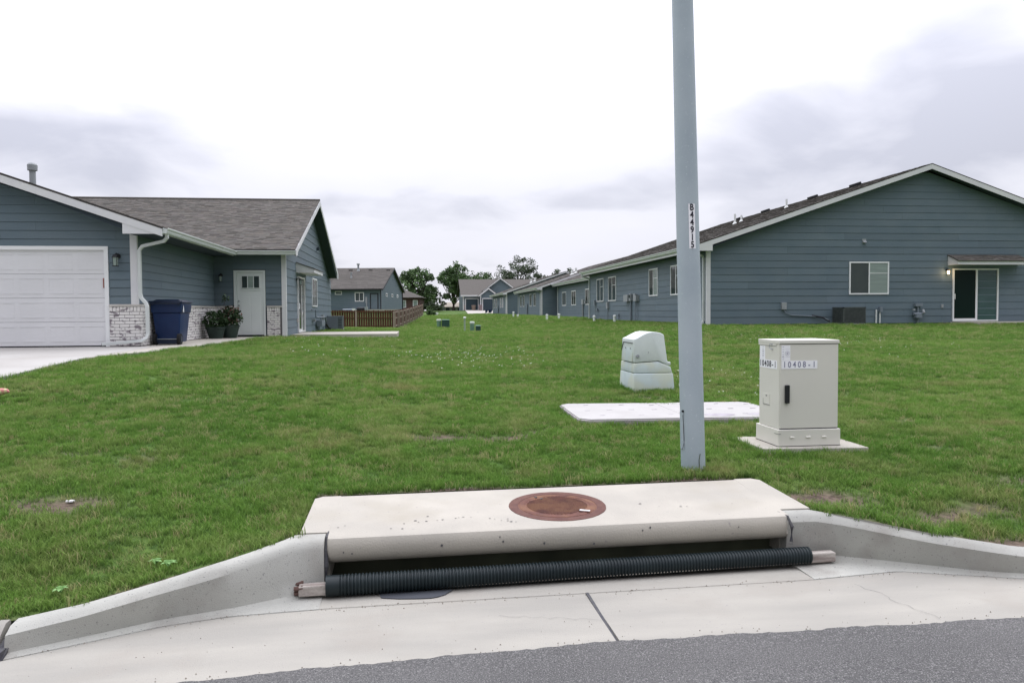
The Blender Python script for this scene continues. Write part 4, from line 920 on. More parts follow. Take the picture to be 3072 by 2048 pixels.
def slider(parent, o, u, n, w, h, gm):
    o = Vector(o); u = Vector(u); n = Vector(n); up = V(0, 0, 1); mb = MB(); fw = .055
    def bx(a, b, c, d, t0, t1, mb_=None): (mb_ or mb).obox(o + u * a + up * c + n * t0, u, up, n, b - a, d - c, t1 - t0)
    bx(0, fw, 0, h, -.01, .06); bx(w - fw, w, 0, h, -.01, .06); bx(fw, w - fw, 0, .05, -.01, .059); bx(fw, w - fw, h - fw, h, -.01, .059)
    bx(w * .52 - .04, w * .52 + .04, .05, h - fw, .02, .050); bx(fw, w * .52 - .04, .05, .11, .02, .045); 
    d = build('sliding_door', mb, MT['vinyl'], parent)
    m2 = MB(); bx(fw, w * .52 - .04, .11, h - fw, .02, .026, m2); build('pane', m2, MT[gm[0]], d)
    m2 = MB(); bx(w * .52 + .04, w - fw, .05, h - fw, .01, .016, m2); build('pane', m2, MT[gm[1]], d)
    m2 = MB(); bx(fw + .005, fw + .03, h * .42, h * .52, .06, .085, m2); build('door_pull', m2, MT['vinyl'], d); return d
slider(lh, (rX, 26.88, GF + .05), (0, 1, 0), (1, 0, 0), 1.55, 1.88, ('glassdark', 'glass'))
lantern(lh, (rX + .02, 26.72, 2.72), (1, 0, 0), .9)
window(lh, (rX, 30.62, 1.84), (0, 1, 0), (1, 0, 0), 1.38, 1.10, gm=('glass', 'glass'), rail=False)
mb = MB(); mb.obox((rX, 32.2, 4.10), (1, 0, 0), (0, 1, 0), (0, 0, 1), .12, .12, .12); build('vent_hood', mb, MT['core'], lh, bevel=.02)
mb = MB(); mb.box((rX, 26.70, 1.30), (rX + .07, 26.80, 1.42)); build('outlet_box', mb, MT['cap'], lh)
mb = MB(); X_ = rX + .16; mb.tube([(rX + .03, 30.3, 1.72), (X_, 30.4, 1.72), (X_, 30.45, 1.45), (X_, 31.0, 1.43), (X_, 33.5, 1.43), (X_, 33.9, 1.2)], .022, 7); mb.tube([(X_, 32.0, 1.43), (X_, 32.0, 1.1)], .02, 7); mb.tube([(X_, 31.6, 1.15), (X_, 31.6, .88)], .02, 7); mb.tube([(X_, 32.9, 1.15), (X_, 32.9, .9)], .02, 7); mb.box((rX + .05, 31.55, 1.08), (rX + .26, 32.6, 1.30)); gm_ = build('gas_meter', mb, MT['pipe'], lh)
mb = MB(); mb.box((rX + .0, 30.6, 1.27), (rX + .12, 30.85, 1.36)); mb.box((rX, 33.3, 1.3), (rX + .12, 33.6, 1.52)); build('service_box', mb, MT['metal'], lh)

# AC unit by left house
def ac_unit(loc, w, d, h, label, m1, m2, vert):
    t = thing('air_conditioner', label, 'air conditioner', loc); x, y, z = loc; mb = MB()
    mb.box((x - w / 2 + .01, y - d / 2 + .01, z + .04), (x + w / 2 - .01, y + d / 2 - .01, z + h - .03)); build('coil_core', mb, MT['acdark'], t)
    mb = MB(); 
    for sx in (-1, 1):
        for sy in (-1, 1): mb.box((x + sx * (w / 2 - .02) - .02, y + sy * (d / 2 - .02) - .02, z + .03), (x + sx * (w / 2 - .02) + .02, y + sy * (d / 2 - .02) + .02, z + h))
    mb.box((x - w / 2, y - d / 2, z + h - .04), (x + w / 2, y + d / 2, z + h)); mb.box((x - w / 2, y - d / 2, z + .02), (x + w / 2, y + d / 2, z + .07)); build('housing', mb, MT[m1], t)
    mb = MB()
    if vert:
        k = x - w / 2 + .04
        while k < x + w / 2 - .04: mb.box((k, y - d / 2 - .004, z + .07), (k + .012, y - d / 2 + .012, z + h - .04)); k += .035
        k = y - d / 2 + .04
        while k < y + d / 2 - .04: mb.box((x - w / 2 - .004, k, z + .07), (x - w / 2 + .012, k + .012, z + h - .04)); k += .035
    else:
        mb.box((x - w / 2 + .0, y - d / 2 - .006, z + .07), (x + w * .2, y - d / 2 + .012, z + h - .04))
        k = z + .1
        while k < z + h - .06: mb.box((x + w * .22, y - d / 2 - .006, k), (x + w / 2 - .02, y - d / 2 + .012, k + .03)); k += .07
    build('grille', mb, MT[m2], t)
    mb = MB(); mb.box((x - w / 2 - .05, y - d / 2 - .05, z - .1), (x + w / 2 + .05, y + d / 2 + .05, z + .02)); build('equipment_pad', mb, MT['curb'], t)
    return t
ac_unit((-3.53, 35.2, .86), .66, .66, .60, 'grey box air conditioner beside the rear corner of the left house', 'ac', 'ac', False)
mb = MB(); mb.tube([(-3.76, 33.8, 1.1), (-3.74, 34.3, .95), (-3.72, 34.9, .92)], .035, 7); build('refrigerant_hose', mb, MT['dark'], lh)
# pads / walks near the left house
def slabpoly(name, pts, th, m, top=.035, kind=True, zfun=None):
    mb = MB(); P = [(x, y, (zfun(x, y) if zfun else tz(x, y)) + top) for x, y in pts]; mb.prism(P, (0, 0, -th)); o = build(name, mb, m)
    if kind: struct(o)
    return o
mb = MB()
drv = bpy.data.objects.new('driveway', None); COL.objects.link(drv); drv.location = (-9, 12, .6); struct(drv)
yl = [4.3, 6, 8, 9.6, 11.3, 12.8, 14, 15.6, 16.9, 18.02]
for xa, xb in ((-12.2, -8.92), (-8.90, -5.62)):
    for y0, y1 in zip(yl[:-1], yl[1:]):
        mb = MB(); zt = lambda x, y: min(tz(-6, y) + .03, GF - .005)
        mb.prism([(xa, y0 + .004, zt(xa, y0)), (xb, y0 + .004, zt(xb, y0)), (xb, y1 - .004, zt(xb, y1)), (xa, y1 - .004, zt(xa, y1))], (0, 0, -.2)); build('driveway_slab', mb, MT['drive'], drv)
wk = bpy.data.objects.new('walkway', None); COL.objects.link(wk); wk.location = (-5, 20, .85); struct(wk)
wz = lambda x, y: min(tz(x, y) + .03, GF - .004)
for P in ([(-5.612, 14.0), (-5.36, 15.2), (-5.1, 15.9), (-5.61, 15.9)], [(-5.61, 15.91), (-5.1, 15.91), (-4.86, 17.1), (-4.78, 17.99), (-5.61, 17.99)], [(-6.0, 18.0), (-4.77, 18.0), (-4.62, 19.6), (-4.6, 21.2), (-6.0, 21.2)], [(-6.0, 21.21), (-4.6, 21.21), (-4.42, 23.2), (-4.06, 23.9), (-3.97, 24.52), (-6.0, 24.52)]):
    mb = MB(); mb.prism([(x, y, wz(x, y)) for x, y in P], (0, 0, -.2)); build('walkway_slab', mb, MT['concrete'], wk, bevel=.004)
mb = MB(); mb.box((-3.9, 25.2, .60), (-.62, 28.4, .93)); struct(build('patio', mb, MT['concrete'], bevel=.006))

# recycling cart
ct = thing('recycling_cart', 'navy blue wheeled recycling cart standing by the brick wainscot of the garage', 'trash cart', (-5.62, 18.95, GF))
def frustum(a, b, z0, z1, c):   # a,b = (hx, hy) half sizes
    mb = MB(); x, y = c
    mb.v += [(x - a[0], y - a[1], z0), (x + a[0], y - a[1], z0), (x + a[0], y + a[1], z0), (x - a[0], y + a[1], z0), (x - b[0], y - b[1], z1), (x + b[0], y - b[1], z1), (x + b[0], y + b[1], z1), (x - b[0], y + b[1], z1)]
    mb.f += [(3, 2, 1, 0), (4, 5, 6, 7), (0, 1, 5, 4), (1, 2, 6, 5), (2, 3, 7, 6), (3, 0, 4, 7)]; return mb
c = (-5.62, 18.95)
mb = frustum((.245, .30), (.305, .37), GF + .05, GF + .72, c); m2 = frustum((.325, .39), (.345, .41), GF + .72, GF + .96, c)
n0 = len(mb.v); mb.v += m2.v; mb.f += [tuple(i + n0 for i in f) for f in m2.f]; build('cart_body', mb, MT['cart'], ct, bevel=.02, smooth=True, seg=2)
mb = frustum((.375, .44), (.36, .42), GF + .955, GF + .995, c); m2 = frustum((.30, .34), (.24, .3), GF + .995, GF + 1.03, c); n0 = len(mb.v); mb.v += m2.v; mb.f += [tuple(i + n0 for i in f) for f in m2.f]; build('cart_lid', mb, MT['cartlid'], ct, bevel=.012, smooth=True)
mb = MB(); mb.tube([(c[0] - .30, c[1] - .46, GF + .93), (c[0] + .30, c[1] - .46, GF + .93)], .017, 8); mb.box((c[0] - .32, c[1] - .46, GF + .90), (c[0] - .27, c[1] - .38, GF + .96)); mb.box((c[0] + .27, c[1] - .46, GF + .90), (c[0] + .32, c[1] - .38, GF + .96)); build('cart_handle', mb, MT['cartlid'], ct)
for sx in (-1, 1):
    mb = MB(); x = c[0] + sx * .262; mb.tube([(x - .035, c[1] - .32, GF + .125), (x + .035, c[1] - .32, GF + .125)], .125, 22); w_ = build('wheel', mb, MT['tyre'], ct, smooth=True)
    mb = MB(); mb.tube([(x + .036, c[1] - .32, GF + .125), (x + .045, c[1] - .32, GF + .125)], .07, 12); build('wheel_hub', mb, MT['cartlid'], w_)
mb = MB(); mb.tube([(c[0] - .25, c[1] - .32, GF + .125), (c[0] + .25, c[1] - .32, GF + .125)], .012, 8); build('axle', mb, MT['metal'], ct)
mb = MB(); mb.box((c[0] - .22, c[1] - .33, GF + .02), (c[0] + .22, c[1] - .2, GF + .12)); build('cart_foot', mb, MT['cartlid'], ct)
mb = MB(); mb.prism([(c[0] + .345, c[1] - .30, GF + .80), (c[0] + .345, c[1] - .24, GF + .80), (c[0] + .345, c[1] - .27, GF + .90)], (.004, 0, 0)); mb.box((c[0] + .340, c[1] - .30, GF + .74), (c[0] + .349, c[1] - .24, GF + .80)); build('white_mark', mb, MT['sticker'], ct)

# potted plants
def foliage(mb, c, r, n, size, flat=1., shade=True, dens=None):
    c = Vector(c)
    for _ in range(n):
        while True:
            d = V(random.uniform(-1, 1), random.uniform(-1, 1), random.uniform(-1, 1))
            if d.length < 1: break
        p = c + V(d.x * r[0], d.y * r[1], d.z * r[2]); a = V(random.gauss(0, 1), random.gauss(0, 1), random.gauss(0, 1)).normalized(); b = a.cross(V(random.gauss(0, 1), random.gauss(0, 1), random.gauss(0, 1))).normalized()
        s = size * random.uniform(.6, 1.3); mb.poly([p - a * s, p + b * s * .5, p + a * s, p - b * s * .5], random.uniform(.7, 1.25))
def pot(x, y, r, h, label, name, fl, tall):
    t = thing('potted_plant', label, 'potted plant', (x, y, GF), 'potted plants by the front door')
    build('pot', lathe((x, y, GF), [(r * .7, 0), (r, h * .9), (r * 1.08, h * .9), (r * 1.08, h), (r * .9, h)], 18), MT['terracotta'], t, smooth=True)
    mb = MB(); foliage(mb, (x, y, GF + h + tall * .35), (r * 1.35, r * 1.35, tall * .6), 620, .055); build('leaves', mb, MT['leaf'], t, fixn=False)
    if fl: mb = MB(); foliage(mb, (x + .05, y - .1, GF + h + tall * .5), (r * 1.2, r, tall * .5), 90, .04); build('flowers', mb, MT['flower'], t, fixn=False)
pot(-5.62, 22.95, .26, .32, 'dark pot of bushy dark green leaves, left one beside the porch brick wall', 'a', False, .5)
pot(-5.32, 23.3, .27, .36, 'dark pot of pink flowering plants, right one nearest the front door', 'b', True, .58)
t = thing('shepherd_hook', 'thin dark garden hook stake with a leafy sprig in front of the entry door', 'garden stake', (-5.55, 23.6, GF))
mb = MB(); mb.tube([(-5.42, 23.0, GF), (-5.40, 23.0, GF + .9), (-5.36, 23.0, GF + 1.18)], .006, 5); build('stem', mb, MT['bark'], t)
mb = MB(); foliage(mb, (-5.36, 23.0, GF + 1.12), (.13, .08, .12), 26, .05); build('leaves', mb, MT['leaf'], t, fixn=False)
t['label'] = 'thin stem with a sprig of leaves standing before the front door'; t['category'] = 'plant'; t.name = 'plant_stem'; t.location = (-5.42, 23.0, GF)
for ch in t.children: ch.data.transform(Matrix.Translation((-.13, .6, 0)))

# ------------------------------------------------------------------ RIGHT HOUSE (near unit: section 1 and recessed section 2)
RF = 1.06
def row_unit(label, X0, Y0, Y1, Xr, floor, eaveZ, joined, ov=.5, fy_ov=.4, s=.3345, halfw=9.55, expo_sh=.143, wins=(), sec2=None):
    h = thing('row_house', label, 'house', (X0 + 8, Y0 + 5, floor), 'row houses along the right side of the lawn')
    eXl = X0 - ov; rX_ = eXl + halfw; rZ = eaveZ + halfw * s; eXr = rX_ + halfw; X1 = eXr - ov
    mb = MB(); mb.box((X0, Y0, floor - .4), (X1, Y1, eaveZ + .0)); mb.prism([(X0, Y0, eaveZ), (X1, Y0, eaveZ), (rX_, Y0, rZ - .22)], (0, Y1 - Y0, 0)); build('wall', mb, MT['core'], h)
    lf_ = lambda z: X0 if z < eaveZ + .05 else max(X0, rX_ - (rZ - .22 - z) / s)
    rt_ = lambda z: X1 if z < eaveZ + .05 else min(X1, rX_ + (rZ - .22 - z) / s)
    siding(h, (0, Y0, 0), (1, 0, 0), (0, -1, 0), X0 + .06, X1, floor, rZ - .3, .2745, left=lf_, right=rt_, joined=joined)
    siding(h, (X0, 0, 0), (0, 1, 0), (-1, 0, 0), Y0 + .02, Y1, floor, eaveZ - .1, .2745, joined=joined, seglen=4.88)
    f0 = Y0 - fy_ov; f1 = Y1 + fy_ov
    roofpl(h, 'roof', [(eXl, f0, eaveZ), (rX_, f0, rZ), (rX_, f1, rZ), (eXl, f1, eaveZ)]); roofpl(h, 'roof', [(rX_, f0, rZ), (eXr, f0, eaveZ), (eXr, f1, eaveZ), (rX_, f1, rZ)])
    sl_ = V(rX_ - eXl, 0, rZ - eaveZ).normalized(); lsl = math.hypot(rX_ - eXl, rZ - eaveZ)
    shingles(h, (eXl - .02, f1, eaveZ + .004), (0, -1, 0), sl_, f1 - f0 + .01, lsl, expo=expo_sh, tab=.30 if not joined else .8)
    rake(h, (eXl, f0, eaveZ - .02), (rX_, f0, rZ - .02), .19, (0, -1, 0)); rake(h, (rX_, f0, rZ - .02), (eXr, f0, eaveZ - .02), .19, (0, -1, 0))
    mb = MB()
    for a_, b_ in (((eXl, eaveZ), (rX_, rZ)), ((rX_, rZ), (eXr, eaveZ))):
        p0 = V(a_[0], f0 - .035, a_[1] + .012); p1 = V(b_[0], f0 - .035, b_[1] + .012); mb.prism([p0, p1, p1 - V(0, 0, .032), p0 - V(0, 0, .032)], (0, .03, 0))
    build('drip_edge', mb, MT['shingle_base'], h)
    mb = MB(); mb.prism([(eXl + .0, f0 + .002, eaveZ - .02), (eXl, f0 + .002, eaveZ - .26), (X0 + .06, f0 + .002, eaveZ - .26), (X0 + .06, f0 + .002, eaveZ + .12)], (0, -.03, 0)); build('eave_return', mb, MT['white'], h)
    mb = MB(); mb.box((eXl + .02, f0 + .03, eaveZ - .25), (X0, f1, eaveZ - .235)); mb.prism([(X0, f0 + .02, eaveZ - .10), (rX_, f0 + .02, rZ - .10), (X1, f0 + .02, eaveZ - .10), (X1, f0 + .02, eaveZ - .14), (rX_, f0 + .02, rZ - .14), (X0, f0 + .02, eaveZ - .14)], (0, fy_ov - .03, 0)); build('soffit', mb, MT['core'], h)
    gutter(h, (eXl, f0 + .02, eaveZ - .005), (eXl, f1, eaveZ - .005), (-1, 0, 0)); mb = MB(); mb.box((eXl, f0, eaveZ - .25), (eXl + .025, f1, eaveZ - .03)); build('fascia', mb, MT['white'], h)
    mb = MB(); mb.box((X0 - .028, Y0 - .03, floor - .02), (X0 + .135, Y0 + .06, eaveZ - .25)); build('corner_trim', mb, MT['white'], h)
    for yy in (Y0 + .22, Y1 - .12):
        mb = MB(); mb.rtube([(eXl - .05, yy, eaveZ - .10), (eXl - .05, yy, eaveZ - .20), (eXl, yy, eaveZ - .30), (X0 - .10, yy, eaveZ - .42), (X0 - .055, yy, eaveZ - .50), (X0 - .055, yy, floor + .16), (X0 - .10, yy, floor + .06), (X0 - .26, yy, floor + .03)], .065, .085, (0, 1, 0)); build('downspout', mb, MT['gutter'], h)
    for (y_, z_, w_, hh, gm) in wins: window(h, (X0, y_ + w_, z_), (0, -1, 0), (-1, 0, 0), w_, hh, gm=gm, rail=False if joined else True)
    return h, dict(eXl=eXl, rX=rX_, rZ=rZ, s=s, eZ=eaveZ, X0=X0, X1=X1, sl=sl_)
g2 = ('glass', 'glass')
rh, q1 = row_unit('long slate blue row house nearest at right, with wide gable wall and lit porch lamp', 11.2, 29.3, 50.0, 20.3, RF, 4.14, False,
    wins=((35.45, 2.30, 1.38, 1.30, ('glass', 'glass2')), (32.2, 2.28, 1.38, 1.30, ('glass', 'glass')), (46.1, 2.18, 1.75, 1.40, g2), (43.15, 2.18, 1.75, 1.40, g2)))
# gable wall features
Yr = 29.3
window(rh, (17.05, Yr, 2.20), (1, 0, 0), (0, -1, 0), 1.68, 1.30, gm=('glass', 'glass2'))
slider(rh, (21.49, Yr, 1.11), (1, 0, 0), (0, -1, 0), 2.0, 2.12, ('glassdark', 'glassteal'))
mb = MB(); cxa, cxb = 21.28, 24.36; 
for xx in (cxa, cxb - .03): mb.prism([(xx, Yr, 3.36), (xx, Yr, 3.76), (xx, Yr - .62, 3.50), (xx, Yr - .62, 3.36)], (.03, 0, 0))
mb.box((cxa + .03, Yr - .62, 3.36), (cxb - .03, Yr - .59, 3.50)); mb.box((cxa + .03, Yr - .59, 3.38), (cxb - .03, Yr, 3.40)); cn = build('door_canopy', mb, MT['white'], rh)
shingles(cn, (cxa - .03, Yr - .66, 3.512), (1, 0, 0), V(0, .66, .27).normalized(), cxb - cxa + .06, .71, thick=.012)
mb = MB(); mb.prism([(cxa - .03, Yr - .66, 3.508), (cxb + .03, Yr - .66, 3.508), (cxb + .03, Yr, 3.778), (cxa - .03, Yr, 3.778)], (0, 0, -.018)); build('canopy_deck', mb, MT['shingle_base'], cn)
lantern(rh, (21.22, Yr - .02, 3.17), (0, -1, 0), .8, lit=True)
mb = MB(); mb.prism([(17.60, Yr, 4.36), (17.60, Yr - .12, 4.25), (17.60, Yr, 4.25)], (.14, 0, 0)); mb.box((17.59, Yr - .025, 4.23), (17.75, Yr, 4.40)); build('vent_hood', mb, MT['metal'], rh)
mb = MB(); mb.box((14.22, Yr - .10, 1.62), (14.42, Yr, 1.90)); bxx = build('disconnect_box', mb, MT['metal'], rh, bevel=.008)
mb = MB(); mb.tube([(14.32, Yr - .06, 1.64), (14.38, Yr - .07, 1.50), (14.6, Yr - .06, 1.40), (15.3, Yr - .05, 1.36), (15.9, Yr - .10, 1.32), (16.05, Yr - .3, 1.2)], .018, 7); build('conduit', mb, MT['pipe'], bxx, smooth=True)
mb = MB(); mb.tube([(15.5, Yr - .04, 1.38), (15.9, Yr - .12, 1.30), (16.1, Yr - .3, 1.14)], .035, 7); build('line_cover', mb, MT['dark'], rh)
mb = MB(); mb.tube([(18.19, Yr - .05, RF), (18.20, Yr - .05, 1.60)], .028, 8); mb.tube([(18.35, Yr - .05, RF), (18.36, Yr - .05, 1.58)], .026, 8); build('white_conduit', mb, MT['pvc'], rh)
mb = MB(); mb.box((18.31, Yr - .14, 1.50), (18.42, Yr, 1.70)); build('junction_box', mb, MT['pipe'], rh)
mb = MB(); mb.box((19.82, Yr - .16, 1.72), (20.12, Yr - .02, 1.84)); mb.tube([(19.95, Yr - .1, 1.8), (19.95, Yr - .1, 1.2), (19.95, Yr - .1, 1.0)], .03, 8); mb.tube([(19.75, Yr - .12, 1.42), (20.15, Yr - .12, 1.42)], .055, 8); mb.box((19.80, Yr - .24, 1.26), (20.05, Yr - .05, 1.40)); gmm = build('gas_meter', mb, MT['pipe'], rh)
mb = MB(); mb.tube([(20.15, Yr - .2, 1.44), (20.15, Yr - .12, 1.58)], .05, 8); mb.box((19.72, Yr - .16, 1.55), (19.80, Yr - .08, 1.62)); build('regulator', mb, MT['metal'], gmm)
mb = MB(); mb.box((21.0, Yr - .05, 1.66), (21.09, Yr, 1.80)); build('outlet_box', mb, MT['metal'], rh)
mb = MB(); mb.box((21.4, Yr - 1.6, RF - .4), (25.5, Yr - .04, RF + .03)); struct(build('patio', mb, MT['concrete']))
ac_unit((16.75, 28.75, 1.04), .92, .80, .66, 'dark slatted air conditioner beneath the window of the wide gable wall', 'acdark', 'acdark', True)
# roof things
def roofpt(q, x, y): return V(x, y, q['eZ'] + (x - q['eXl']) * q['s'])
for x, y in ((19.6, 33.2), (19.6, 37.0), (19.6, 42.3), (19.6, 46.0)): roof_vent(rh, roofpt(q1, x, y), q1['sl'])
for x, y, h_, r_ in ((18.07, 36.7, .42, .05), (16.57, 39.4, .52, .055), (17.05, 39.7, .34, .05)): stack(rh, roofpt(q1, x, y), r_, h_)
# side utilities of section 1 (wall faces left)
def meterset(parent, X, y, z, big):
    mb = MB(); mb.box((X - .14, y - .15, z), (X, y + .15, z + .38)); b_ = build('meter_box', mb, MT['metal'], parent, bevel=.01)
    if big:
        mb = MB(); mb.tube([(X - .18, y - .0, z + .25), (X - .05, y, z + .25)], .09, 12); build('meter_dial', mb, MT['glass'], b_)
    mb = MB(); mb.tube([(X - .07, y, z), (X - .07, y, RF - .02)], .045 if big else .018, 8); build('conduit', mb, MT['pipe'], b_)
meterset(rh, 11.2, 39.9, 2.12, True); meterset(rh, 11.2, 39.1, 2.10, False); meterset(rh, 11.2, 44.9, 1.75, False)
mb = MB(); mb.box((11.02, 40.2, 2.10), (11.2, 41.0, 2.46)); mb.box((11.0, 38.55, 2.1), (11.2, 38.85, 2.4)); build('twin_meter', mb, MT['metal'], rh)
mb = MB(); mb.tube([(11.14, 38.7, 2.1), (11.14, 38.7, RF)], .012, 6); mb.tube([(11.14, 48.2, 2.1), (11.14, 48.2, RF)], .012, 6); mb.box((11.06, 48.05, 2.0), (11.2, 48.35, 2.3)); mb.box((11.08, 47.5, 1.62), (11.2, 47.7, 1.78)); build('cable_box', mb, MT['pipe'], rh)
mb = MB(); mb.tube([(11.1 , 42.2 + .1 * math.cos(t), 1.35 + .1 * math.sin(t)) for t in np.linspace(0, 6.3, 12)], .015, 5); mb.tube([(11.12, 42.3, 1.05), (11.12, 42.3, 1.3)], .015, 5); build('cable_coil', mb, MT['dark'], rh)
# recessed section 2, part of the same house
def section2():
    X0, Y0, Y1 = 14.4, 50.4, 79.0; ez = 4.38; fl = RF + .05
    mb = MB(); mb.box((X0, Y0, fl - .4), (24, Y1, ez)); build('wall', mb, MT['core'], rh)
    siding(rh, (X0, 0, 0), (0, 1, 0), (-1, 0, 0), Y0, Y1, fl, ez - .05, .2745, joined=True)
    rx = X0 - .5; rz = ez + 6.3 * .3345
    roofpl(rh, 'roof', [(rx, Y0, ez), (rx + 6.3, Y0, rz), (rx + 6.3, Y1 + .6, rz), (rx, Y1 + .6, ez)]); shingles(rh, (rx - .02, Y1 + .6, ez + .004), (0, -1, 0), V(6.3, 0, rz - ez).normalized(), Y1 - Y0 + .6, 6.6, tab=.9, expo=.2)
    gutter(rh, (rx, Y0, ez), (rx, Y1 + .6, ez), (-1, 0, 0)); mb = MB(); mb.box((rx, Y0, ez - .24), (rx + .025, Y1 + .6, ez - .02)); mb.box((rx, Y1 + .57, ez - .24), (X0 + .2, Y1 + .60, ez)); build('fascia', mb, MT['white'], rh)
    mb = MB(); mb.box((rx, Y0, ez - .25), (X0, Y1 + .5, ez - .24)); build('soffit', mb, MT['core'], rh)
    for y_, w_ in ((64.1, 1.8), (69.9, 2.0), (74.6, 2.0)): window(rh, (X0, y_ + w_, 2.15), (0, -1, 0), (-1, 0, 0), w_, 1.36, gm=g2, rail=False, fw=.08)
    mb = MB(); mb.rtube([(X0 - .08, 78.8, ez - .3), (X0 - .08, 78.8, fl + .1), (X0 - .3, 78.8, fl + .02)], .08, .08, (0, 1, 0)); build('downspout', mb, MT['gutter'], rh)
    mb = MB(); mb.box((X0 - .15, 66.3, 2.2), (X0, 67.0, 2.65)); mb.tube([(X0 - .1, 66.6, 2.2), (X0 - .1, 66.6, fl)], .07, 7); mb.box((X0 - .12, 65.6, 2.25), (X0, 65.9, 2.5)); build('meter_box', mb, MT['metal'], rh)
section2()
# sections 3 and 4: further units
rh3, q3 = row_unit('middle slate blue row house with dark front gable beyond the nearest row house', 12.8, 80.0, 98.0, 20, 1.12, 4.08, True, expo_sh=.25, s=.335,
    wins=((83.5, 2.2, 1.5, 1.36, g2), (86.6, 2.2, 1.5, 1.36, g2), (92.2, 2.2, 1.5, 1.36, g2), (94.8, 2.2, 1.5, 1.36, g2)))
rh4, q4 = row_unit('farthest slate blue row house, its white rake rising past the middle row house', 12.05, 105.0, 123.0, 20, 1.2, 4.15, True, expo_sh=.3, s=.335, halfw=8.6,
    wins=((108.6, 2.2, 1.5, 1.36, g2), (111.2, 2.2, 1.5, 1.36, g2), (117.0, 2.2, 1.6, 1.36, g2), (120, 2.2, 1.6, 1.36, g2)))
for hh, q, y in ((rh3, q3, 89.5), (rh4, q4, 114.5)):
    X0 = q['X0']; mb = MB(); mb.box((X0 - .15, y - .2, 2.0), (X0, y + .2, 2.5)); mb.tube([(X0 - .1, y, 2.0), (X0 - .1, y, 1.1)], .08, 7); build('meter_box', mb, MT['pipe'], hh)
    for x, yy in ((15.3, 3), (16.1, 5)): stack(hh, roofpt(q, X0 + x - 12.5 + 1, y - 10 + yy), .12, .55)
mb = MB(); mb.box((1, 1, 1), (1.1, 1.1, 1.1))

